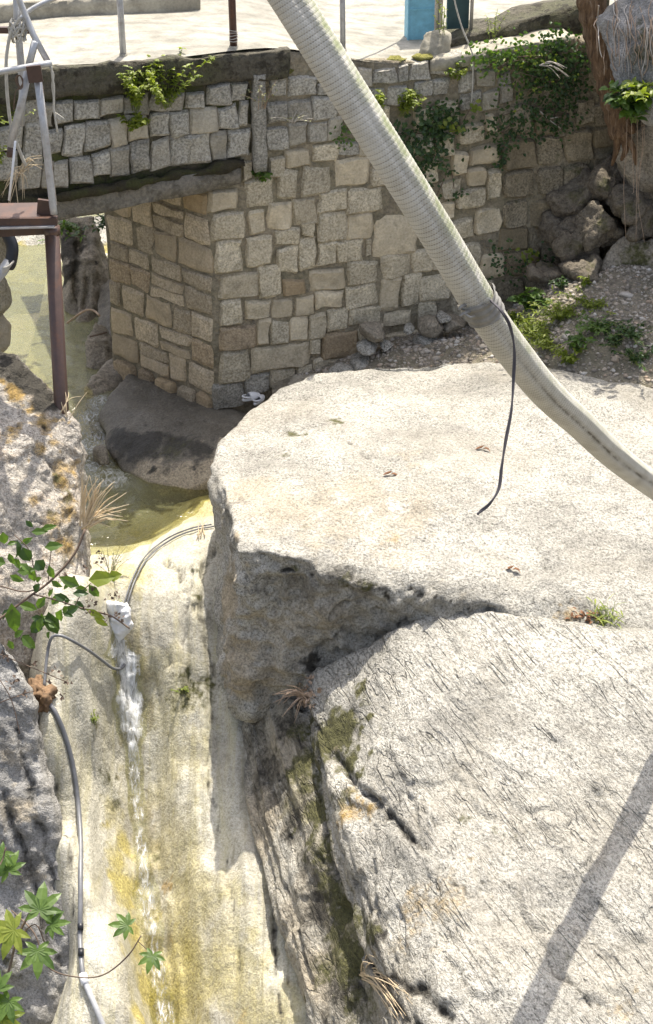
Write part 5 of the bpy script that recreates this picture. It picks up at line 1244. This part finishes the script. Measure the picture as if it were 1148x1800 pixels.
plant('ledge_plant', Pplane(490, 118, CB-NW*.05, NW), .22, .05, 4, 9, .05, .03, 'leaf_bright', 'tiny bright sprig at the kerb end left of the hose', seed=9)
plant('wall_plant', Pplane(672, 192, CB+NW*.06, NW), .3, .06, 4, 12, .08, .06, 'leaf_bright', 'narrow bright plant on the wall right beside the hose', seed=10, lean=(0, -.1, 0))
plant('wall_plant', Pplane(706, 205, CB+NW*.06, NW), .30, .12, 9, 22, .075, .05, 'leaf_bright', 'sunlit yellow green plant arching on the wall right of the hose', seed=12, lean=(.2, -.12, .1))
plant('wall_plant', Pplane(800, 140, CB+NW*.05, NW), .22, .1, 8, 16, .06, .04, 'leaf_bright', 'bright sprig on the wall below the white cable', seed=14, lean=(-.05, -.1, 0))
plant('ledge_plant', Pplane(778, 60, CB-NW*.25, NW), .4, .06, 5, 10, .05, .03, 'leaf_bright', 'upright weed by the concrete lump next to the pipes', seed=15)
plant('ledge_plant', Pplane(866, 70, CB-NW*.3, NW), .4, .07, 5, 10, .05, .03, 'leaf_bright', 'upright sunlit weed in front of the dark upper wall', seed=16)
def climber(name, spots, nl, L, mat, label, seed, off=.05, rad=.14, cat='climber'):
    r_ = random.Random(seed); p0 = Pplane(*spots[0], CB+NW*off, NW); root = empty(name, p0, label, cat); lf = MB(); st = MB()
    pp = [Pplane(u, v, CB+NW*off, NW) for u, v in spots]; st.tube(spline(pp, 4) if len(pp) > 2 else pp, .006, 5)
    for p_ in pp:
        for k in range(nl):
            q = p_+DW*r_.gauss(0, rad)+Vector((0, 0, r_.gauss(0, rad*.8)))+NW*abs(r_.gauss(0, .06))
            lf.leaf(q, DW*r_.gauss(0, 1)+Vector((0, 0, r_.uniform(-1, .2)))+NW*r_.uniform(.1, .7), NW+rv(r_, .35), L*r_.uniform(.6, 1.3), L*.75*r_.uniform(.7, 1.1), .12, .15)
    st.build('stem', M['twig'], root); lf.build('foliage', M[mat], root, False); return root
climber('ivy', [(740,240),(760,225),(745,205),(775,190),(790,210),(730,260),(700,235),(770,240),(760,270)], 60, .075, 'leaf_dark', 'dark green ivy mat spreading on the wall right of the hose', 21)
climber('ivy', [(600,240),(605,225),(640,235)], 18, .06, 'leaf', 'small green patch of ivy on the wall just left of the hose', 22, rad=.08)
climber('ivy', [(840,92),(870,90),(900,88),(930,90),(950,95),(890,105),(925,112),(955,110),(860,110),(905,125),(940,130)], 40, .065, 'leaf', 'green ivy trailing along the wall ledge under the upper wall', 23, off=.07)
climber('ivy', [(960,80),(985,70),(970,110),(990,130),(1000,90),(1010,150),(960,140),(985,165),(1020,110),(940,150)], 60, .065, 'leaf_dark', 'dark ivy filling the shaded wall corner near the trunk', 24)
climber('ivy', [(880,235),(905,215),(940,215),(970,205),(1000,200),(920,195),(950,185),(870,210),(900,240),(960,225)], 40, .06, 'leaf_dark', 'dark creeping plants below the ivy ledge on the shaded wall', 25)
climber('ivy', [(880,265),(882,285)], 26, .06, 'leaf_dark', 'single dark fern tuft hanging on the shaded wall', 26, rad=.05)
climber('ivy', [(750,290),(745,310),(750,330),(735,290),(760,350),(790,300),(800,340)], 22, .05, 'leaf_dark', 'thin green strand on the wall joints behind the hose', 27, rad=.06)
climber('ivy', [(770,215),(790,212),(805,225),(830,185)], 5, .10, 'leaf_bright', 'few sunlit pale leaves in front of the dark ivy mat', 28, off=.12, rad=.05)
climber('ivy', [(930,110),(910,100),(955,100),(880,115),(968,145),(915,160)], 8, .05, 'leaf_bright', 'scattered sunlit leaflets over the ivy ledge', 29, off=.16, rad=.14)
climber('ivy', [(920,440),(940,445),(930,450)], 7, .08, 'leaf_bright', 'small yellow green sprig at the foot of the shaded wall', 30, off=.15, rad=.07)
climber('ivy', [(880,440),(900,470),(930,480),(960,460),(870,470)], 22, .06, 'leaf_dark', 'dark low weeds in the shade along the wall foot', 31, off=.25, rad=.12)
# dry twig spray
mb = MB(); r_ = random.Random(4); b0 = Pplane(948, 115, CB+NW*.3, NW)
for k in range(9):
    e = Pplane(990+r_.uniform(-10, 12), 122+r_.uniform(-8, 18), CB+NW*.35, NW); mb.tube(spline([b0, (b0+e)/2+Vector((0, 0, .06)), e], 4), .005, 4)
tag(mb.build('dry_twigs', M['root_white']), 'spray of pale dry twigs at the end of the ivy ledge', 'twigs')
mb = MB(); mb.tube(spline([Pplane(u, v, CB+NW*.12, NW) for u, v in ((950,196),(965,210),(986,226))], 4), .008, 5); mb.tube([Pplane(966,208,CB+NW*.12,NW), Pplane(982,206,CB+NW*.14,NW)], .006, 5)
tag(mb.build('twig', M['root_white']), 'single pale forked twig stuck on the shaded wall', 'twigs')

# tree trunk at right
tr_ = empty('tree', PY(1090, 245, 25.5), 'leaning brown barked tree trunk hugging the rock at top right', 'tree')
pts = [PY(1030,-60,26.0),PY(1040,0,25.95),PY(1052,60,25.9),PY(1068,130,25.8),PY(1082,190,25.7),PY(1096,240,25.6)]
sp_ = spline(pts, 8); mb = MB(); n_ = 20; rr_ = random.Random(2)
mb.tube(sp_, [.20-.03*i/len(sp_)+.012*math.sin(i*1.7) for i in range(len(sp_))], n_)
V = np.array(mb.v); ctr = np.repeat(np.array([tuple(p) for p in sp_]), n_, 0); dr = V-ctr; dl = np.linalg.norm(dr, axis=1)[:, None]
angn = fbm(np.stack([dr[:, 0]/dl[:, 0]*4, dr[:, 1]/dl[:, 0]*4, V[:, 2]*1.2], 1), 3, 8)
mb.v = [tuple(p) for p in ctr+dr*(1+.16*angn[:, None])]
mb.build('trunk', M['bark'], tr_)
for k, ks in enumerate(([(1096,238,25.55),(1100,262,25.5),(1092,282,25.5)], [(1096,236,25.5),(1112,258,25.4),(1118,290,25.35)], [(1086,225,25.6),(1084,262,25.6),(1076,290,25.7)])):
    mb = MB(); mb.tube(spline([PY(*q) for q in ks], 5), [.07, .065, .06, .055, .05, .045, .04, .035, .03, .025, .02][:len(spline([PY(*q) for q in ks], 5))], 8); mb.build('root', M['bark'], tr_)
# crown out of frame (unseen, added to cast shade on the gravel bank)
lf = MB(); r_ = random.Random(9); cc_ = Vector((4.4, 26.42, 9.2))
for k in range(4200):
    q = cc_+Vector((r_.gauss(0, .5), max(-.42, min(.42, r_.gauss(0, .24))), r_.gauss(0, .3)))
    lf.leaf(q, rv(r_), rv(r_), .16*r_.uniform(.6, 1.3), .09, .1, .2)
lf.build('shade_crown', M['leaf'], tr_, False)
mb = MB(); mb.tube(spline([PY(1030,-60,26.0), PY(1030,-60,26)+Vector((.2,.1,1.0)), PY(1030,-60,26)+Vector((.7,.3,2.0)), cc_], 5), .13, 10); mb.build('limb', M['bark'], tr_)
# hanging root strands over the rock
rt = empty('hanging_roots', PY(1110, 60, 24.85), 'dry pale roots and fibres draping the overhanging rock', 'roots'); r_ = random.Random(12)
OB = BVH['rock']
def on_rocks(u, v, d=.03):
    best = None
    for k, b_ in BVH.items():
        h = hit(b_, u, v)
        if h is not None and (best is None or (h-CAMO).length < (best-CAMO).length): best = h
    if best is None: best = PY(u, v, 25)
    return best+(CAMO-best).normalized()*d
for k in range(30):
    u = r_.uniform(1050, 1150); v = r_.uniform(-5, 60); q = []
    for i in range(6):
        q.append(on_rocks(u, v, .02+.02*r_.random())); u += r_.gauss(.5, 4); v += r_.uniform(8, 24)
    mb = MB(); mb.tube(spline(q, 3), r_.uniform(.003, .008), 5); mb.build('root', M['dead_pale' if k % 3 else 'root_white'], rt)
for k in range(5):
    u = 1105+k*7+r_.uniform(-3, 3); mb = MB()
    mb.tube(spline([PY(u, 210, 25.2), PY(u-2+r_.gauss(0, 3), 260, 25.25), PY(u-4+r_.gauss(0, 4), 330, 25.3), PY(u-4+r_.gauss(0, 6), 340+r_.uniform(0, 90), 25.3)], 4), .0035, 5); mb.build('root', M['dead_pale'], rt)
plant('broad_leaf_plant', PY(1115, 215, 24.8), .35, .2, 12, 12, .16, .13, 'leaf', 'broad leaved green plant below the overhanging rock at right', seed=31, lean=(0, -.1, .2))
plant('broad_leaf_plant', PY(1130, 165, 24.7), .16, .18, 9, 10, .12, .09, 'leaf_bright', 'sunlit yellow green leaves at the right edge under the overhanging rock', seed=32, lean=(.05, -.15, .05))
plant('broad_leaf_plant', PY(1092, 190, 25.0), .25, .08, 6, 10, .13, .11, 'leaf_dark', 'dark green leaves hanging against the trunk', seed=33, lean=(0, -.1, 0))
# weeds on the gravel
def on_gravel(u, v):
    h = hit(GB, u, v); return h if h is not None else PY(u, v, 25)
for i, (u, v, h_, sp, ns, nl, L, w, mt, lab) in enumerate([
    (930,545,.3,.1,8,9,.16,.11,'leaf','tall broad leaved weed by the wall foot right of the hose'),(905,530,.2,.06,5,6,.12,.06,'leaf_pale','pale star leaved weed beside the hose collar'),
    (935,590,.2,.18,40,12,.09,.025,'leaf_bright','bright grassy weeds in the sun patch beside the hose'),(985,560,.18,.2,40,12,.09,.025,'leaf_bright','sunlit weeds in the middle of the gravel bank'),(1030,505,.16,.04,4,6,.10,.06,'leaf_bright','single bright seedling at the gravel edge'),(960,610,.2,.2,34,12,.09,.03,'leaf_bright','low bright weeds just above the boulder edge'),
    (1015,620,.25,.08,7,10,.11,.06,'leaf','green weed in the shaded gravel'),(1000,640,.22,.08,7,10,.10,.06,'leaf_bright','yellow green weed at the shade edge behind the boulder'),(1080,610,.2,.2,14,10,.08,.04,'leaf_dark','dark weeds in the shaded gravel near the right edge'),(1120,640,.22,.22,14,10,.08,.04,'leaf_dark','dark weeds behind the boulder at the right edge'),(1050,580,.14,.22,30,10,.07,.035,'leaf','low green growth spreading in the middle of the shaded bank'),(1110,590,.14,.22,30,10,.07,.035,'leaf_dark','low dark growth on the bank by the right edge'),(1040,540,.12,.2,26,9,.07,.03,'leaf_bright','thin bright grass on the sunny gravel below the seedling'),(905,570,.14,.12,24,10,.08,.03,'leaf_bright','bright grass close beside the hose below the pale weed'),(985,505,.15,.1,8,8,.08,.04,'leaf_dark','shaded weeds against the wall foot')]):
    plant('weed', on_gravel(u, v), h_, sp, ns, nl, L, w, mt, lab, seed=40+i, group='weeds on the gravel bank')
# grass tuft in the boulder crack
plant('grass_tuft', on_rocks(1065, 1096, 0.0), .22, .09, 12, 4, .16, .02, 'leaf_bright', 'small bright grass tuft in the crack between the two big boulders', seed=60)
# dry litter in that crack
mb = MB(); r_ = random.Random(8)
for k in range(60):
    p_ = on_rocks(1030+r_.gauss(0, 16), 1085+r_.gauss(0, 5), .01); mb.leaf(p_, rv(r_), Vector((0, 0, 1)), .06, .03)
tag(mb.build('leaf_litter', M['dead_leaf'], None, False), 'brown dead leaves caught in the crack left of the grass tuft', 'leaves')
for i, (u, v, lab) in enumerate([(686,835,'curled red brown dead leaf on the huge boulder near its middle'),(848,790,'small brown dead leaf on the huge boulder left of the hanging cord'),(900,1002,'brown dead leaf at the edge of the boulder top near the crack')]):
    mb = MB(); p_ = on_rocks(u, v, .02); mb.leaf(p_-Vector((.09, 0, 0)), (1, .1, .1), (0, .2, 1), .12, .06, .3, -.3); mb.leaf(p_+Vector((.0, 0, .01)), (1, -.3, .1), (0, .2, 1), .10, .06, .3, .4)
    tag(mb.build('dead_leaf', M['dead_leaf'], None, False), lab, 'leaf')
# dry tuft on the left boulder's edge
def tuft(name, base, tips, r, mat, label, seed, cat='grass', n=1):
    rr = random.Random(seed); root = empty(name, base, label, cat); mb = MB()
    for tp in tips:
        for k in range(n):
            e = Vector(tp)+rv(rr, .03); b = Vector(base)+rv(rr, .03); mb.tube(spline([b, b.lerp(e, .5)+Vector((0, 0, .07))+rv(rr, .02), e], 4), [r, r, r, r*.9, r*.8, r*.7, r*.5, r*.4, r*.25], 5)
    mb.build('stalks', M[mat], root); return root
b0 = on_bed(150, 925, 0.02); Yb = b0.y
tuft('dry_grass', b0, [PY(u, v, Yb-.05) for u, v in ((148,830),(158,840),(168,842),(178,850),(190,850),(200,848),(213,872),(217,888),(208,895),(225,912),(200,922),(185,865),(172,860),(195,905),(152,855),(160,870))], .011, 'dry', 'spiky pale dry grass tuft on the edge of the left boulder above the pool', 5, n=2)
tuft('dry_roots', on_bed(640, 1715, 0.02), [on_rocks(u, v, .06) for u, v in ((700,1790),(690,1770),(680,1740),(710,1780),(660,1690),(720,1760),(705,1745),(690,1800))], .008, 'dry', 'wispy dry grass roots in the hollow of the foreground boulder', 6, n=3)
b0 = on_rocks(540, 1225, .03)
tuft('dried_plant', b0, [PY(u, v, b0.y-.12) for u, v in ((480,1222),(485,1235),(495,1215),(500,1212),(505,1255),(498,1240),(522,1270))], .010, 'dead_pale', 'withered pale plant with curled stalks in the notch between the big boulders', 7, n=2)
mb = MB(); r_ = random.Random(10)
for k in range(70):
    p_ = on_rocks(540+r_.gauss(0, 9), 1222+r_.gauss(0, 12), .03); mb.leaf(p_, rv(r_), rv(r_), .07, .05)
tag(mb.build('dead_leaf_cluster', M['dead_pale'], None, False), 'crumpled pinkish dead leaves beside the withered plant', 'leaves', kind='stuff')
tuft('dry_sprig', on_bed(112, 735, .02), [PY(u, v, 21.9) for u, v in ((110,690),(120,700),(128,690),(140,700),(150,690),(105,705))], .006, 'dry', 'thin dry sprigs at the foot of the brown pillar', 8, n=1)
tuft('dry_vine', PY(35, 300, 23.9), [PY(u, v, 23.8) for u, v in ((5,350),(20,370),(42,345),(55,310),(80,295),(60,282),(8,330),(30,360),(75,275),(50,330))], .007, 'dry', 'dry straw hanging on the bridge face behind the steel frame', 9, n=2)
plant('frame_weed', PY(0, 285, 23.9), .25, .08, 8, 12, .08, .03, 'leaf_bright', 'yellow green weed at the left edge behind the steel frame', seed=71)
plant('frame_weed', PY(30, 220, 23.9), .15, .2, 6, 8, .06, .04, 'leaf_bright', 'small bright leaves on the bridge face left of the grey railing post', seed=72)
plant('far_bush', PZ(20, 0, 6.0)+Vector((-.2, .9, -.2)), .5, .5, 22, 22, .12, .07, 'leaf', 'green bush beyond the far kerb at the top left corner', 'bush', seed=73)
plant('overhang_weed', PY(190, 385, 27.6), .15, .25, 14, 14, .10, .05, 'leaf_dark', 'dark foliage hanging under the bridge slab upstream', seed=74, lean=(0, 0, -.3))
plant('overhang_weed', PY(120, 395, 28.5), .15, .25, 14, 14, .10, .05, 'leaf', 'green foliage hanging above the fluted rock pillar', seed=75, lean=(0, 0, -.3))
# rebar bent out of the pier foot
mb = MB(); mb.tube(spline([PY(118,568,27.5),PY(135,555,27.4),PY(152,545,27.3),(PY(165,546,27.2)),PY(175,555,27.0)], 4), .016, 6); tag(mb.build('bent_rebar', M['dead_pale']), 'bent pale rebar sticking out from the pier foot over the water', 'rebar')
mb = MB(); mb.tube([PY(158,592,26.9), PY(188,584,26.9)], .014, 6); tag(mb.build('short_rebar', M['twig']), 'short straight dark rebar beside the small upright stone', 'rebar')

# palmate leaves
def palmate(mb, c, nrm, size, rot, lobes=7):
    nrm = Vector(nrm).normalized(); a = nrm.orthogonal().normalized(); b = nrm.cross(a)
    for k in range(lobes):
        f = (k/(lobes-1)-.5)*2; ang = rot+f*R(130); L = size*(1-.42*abs(f)**1.3); d = a*math.cos(ang)+b*math.sin(ang)
        mb.leaf(Vector(c)-d*size*.03, d, nrm, L, L*.40, .10, .12)
def vine_leaf(parent, c, size, rot, mat, tilt=(0, -.5, .85), lobes=7, name='leaf'):
    mb = MB(); palmate(mb, c, tilt, size, rot, lobes); return mb.build(name, M[mat], parent, False)
vn_ = empty('palmate_vine', PF(60, 1640, 15.5), 'vine with seven lobed green leaves reaching over the pale left slab', 'vine')
mb = MB(); mb.tube(spline([PF(20,1600,15.8),PF(60,1640,15.6),PF(85,1700,15.6),PF(140,1718,15.6),PF(185,1712,15.6),PF(225,1680,15.6),PF(248,1645,15.6)], 6), .006, 6); mb.tube([PF(243,1655,15.6), PF(262,1672,15.6)], .004, 5); mb.build('stem', M['twig'], vn_)
for u, v, s, rt_, mt in ((224,1627,.165,2.2,'leaf'),(268,1680,.155,3.6,'leaf')):
    vine_leaf(vn_, PF(u, v, 15.55), s, rt_, mt)
nv_ = empty('palmate_shrub', PF(20, 1650, 15.0), 'cluster of large lobed green leaves at the lower left edge', 'shrub')
mb = MB(); mb.tube(spline([PF(-40,1800,14.8),PF(10,1720,14.9),PF(30,1650,15),PF(55,1600,15)], 5), .010, 6); mb.tube(spline([PF(30,1650,15),PF(62,1625,15),PF(80,1660,15)], 4), .006, 5); mb.tube(spline([PF(-40,1560,14.8),PF(0,1520,15),PF(10,1490,15)], 4), .006, 5); mb.build('stem', M['twig'], nv_)
for u, v, s, rt_, mt, f_ in ((70,1600,.24,.6,'leaf',15.0),(25,1635,.27,2.6,'leaf_bright',14.9),(66,1672,.22,4.0,'leaf',14.95),(15,1530,.2,1.0,'leaf',15.1),(5,1500,.18,3.0,'leaf',15.1),(-5,1740,.24,1.5,'leaf',14.8),(15,1760,.2,3.3,'leaf',14.8),(5,1790,.2,5.0,'leaf_bright',14.8),(90,1625,.16,5.4,'leaf',15.0)):
    vine_leaf(nv_, PF(u, v, f_), s, rt_, mt, (random.uniform(-.3, .3), -.6, .8), 7)
# leafy twigs across the left
tv = empty('leafy_branch', PF(0, 1090, 16.0), 'thin dark branch with pointed green leaves crossing the left bank', 'branch')
def br(keys, r, f=16.0):
    mb = MB(); mb.tube(spline([PF(u, v, f) for u, v in keys], 5), r, 6); mb.build('twig', M['twig'], tv)
br([(-30,1110),(10,1080),(50,1050),(90,1020),(130,975),(150,930)], .010); br([(60,1045),(100,1055),(140,1068),(180,1078),(200,1085),(228,1105)], .007); br([(0,1030),(40,1040),(70,1035)], .006); br([(85,1020),(92,960),(110,945)], .004); br([(25,940),(50,965),(60,1000),(70,1035)], .004); br([(130,1068),(145,1040),(160,1025)], .004); br([(0,1150),(60,1175),(120,1200)], .004); br([(0,1235),(40,1220),(60,1215)], .004); br([(-10,1180),(20,1230),(35,1290)], .004)
for i, (u, v, L, w, a, mt) in enumerate([(55,935,30,14,.1,'leaf'),(72,930,30,12,.3,'leaf'),(40,962,30,26,-1.2,'leaf_dark'),(78,962,34,18,.2,'leaf'),(62,985,24,24,-.9,'leaf_dark'),(20,1060,60,28,-1.5,'leaf'),(10,990,24,18,2.8,'leaf'),(30,1005,34,18,.2,'leaf'),(85,1075,48,30,-1.3,'leaf_dark'),(75,1090,34,22,-2.3,'leaf_dark'),(38,1118,34,20,-.8,'leaf'),(55,1085,26,14,-.2,'leaf_dark'),(140,1030,40,20,2.6,'leaf'),(155,1020,50,30,.2,'leaf_bright'),(190,1015,26,20,.3,'leaf_bright'),(150,1070,40,12,-.5,'leaf_bright'),(165,1085,30,12,-.6,'leaf_bright'),(15,1125,20,12,-1.2,'leaf'),(45,915,18,10,-.8,'leaf_dark'),(5,935,24,18,-1.5,'leaf'),(118,1075,24,16,.5,'leaf_dark'),(60,1040,20,14,1.0,'leaf_dark'),(95,1045,24,14,-.5,'leaf_dark')]):
    mb = MB(); s_ = 16.0/FPX; mb.leaf(PF(u, v, 15.97), Vector((math.cos(a), -.1, math.sin(a))), Vector((random.uniform(-.3, .3), -.8, .6)), L*s_, w*s_, .15, .1); mb.build('leaf', M[mt], tv, False)
r_ = random.Random(77)
for k in range(34):
    u, v = r_.choice([(40,955),(70,950),(60,1000),(30,1010),(85,1040),(15,1075),(80,1085),(40,1110),(120,1060),(140,1035),(10,975)])
    u += r_.gauss(0, 12); v += r_.gauss(0, 14); L = r_.uniform(16, 36); a = r_.uniform(-2.6, .4); s_ = 16.0/FPX
    mb = MB(); mb.leaf(PF(u, v, 16.0+r_.gauss(0, .08)), Vector((math.cos(a), r_.uniform(-.5, .3), math.sin(a))), Vector((r_.gauss(0, .5), -.7, .6)), L*s_, L*.5*s_, .2, .25); mb.build('leaf', M[r_.choice(['leaf', 'leaf_dark', 'leaf'])], tv, False)
# dry seed heads on the branch
mb = MB(); r_ = random.Random(15)
for u, v in [(150,1065),(165,1062),(190,1083),(205,1080),(215,1090),(160,1075),(150,1000),(175,985),(190,1050),(205,1045),(100,1180),(120,1195),(60,1170),(40,1220),(30,1195),(85,1200),(0,1150),(10,1155),(130,1015),(120,1010),(20,1200),(110,1225),(170,975),(165,1030)]:
    for k in range(5):
        p_ = PF(u+r_.gauss(0, 3), v+r_.gauss(0, 3), 15.98); mb.leaf(p_, rv(r_), rv(r_), .035, .025)
mb.build('seed_heads', M['twig'], tv, False)
plant('seed_weed', on_bed(195, 1010, .0), .35, .12, 16, 14, .022, .014, 'leaf_pale', 'fine grey seeding weed at the pool edge below the dry grass', seed=80, stem_mat='twig', stem_r=.003)
plant('seed_weed', on_bed(200, 1085, .0), .28, .10, 12, 12, .022, .014, 'leaf_pale', 'fine grey weed above the white bag', seed=81, stem_mat='twig', stem_r=.003)
plant('slab_sprig', on_bed(165, 1270, .0), .10, .05, 8, 8, .03, .02, 'leaf_bright', 'tiny yellow green sprig on the left slab beside the white water', seed=82)
plant('slab_sprig', on_bed(322, 1216, .0), .07, .04, 6, 8, .03, .02, 'leaf_bright', 'tiny green sprig on the centre slab ledge', seed=83)
tuft('slab_grass', on_bed(352, 945, .02), [PY(u, v, 22.1) for u, v in ((350,915),(356,908),(365,905),(372,910),(350,935),(362,930))], .006, 'dry', 'thin dry blades where the tubes meet the huge boulder', 11, n=1)
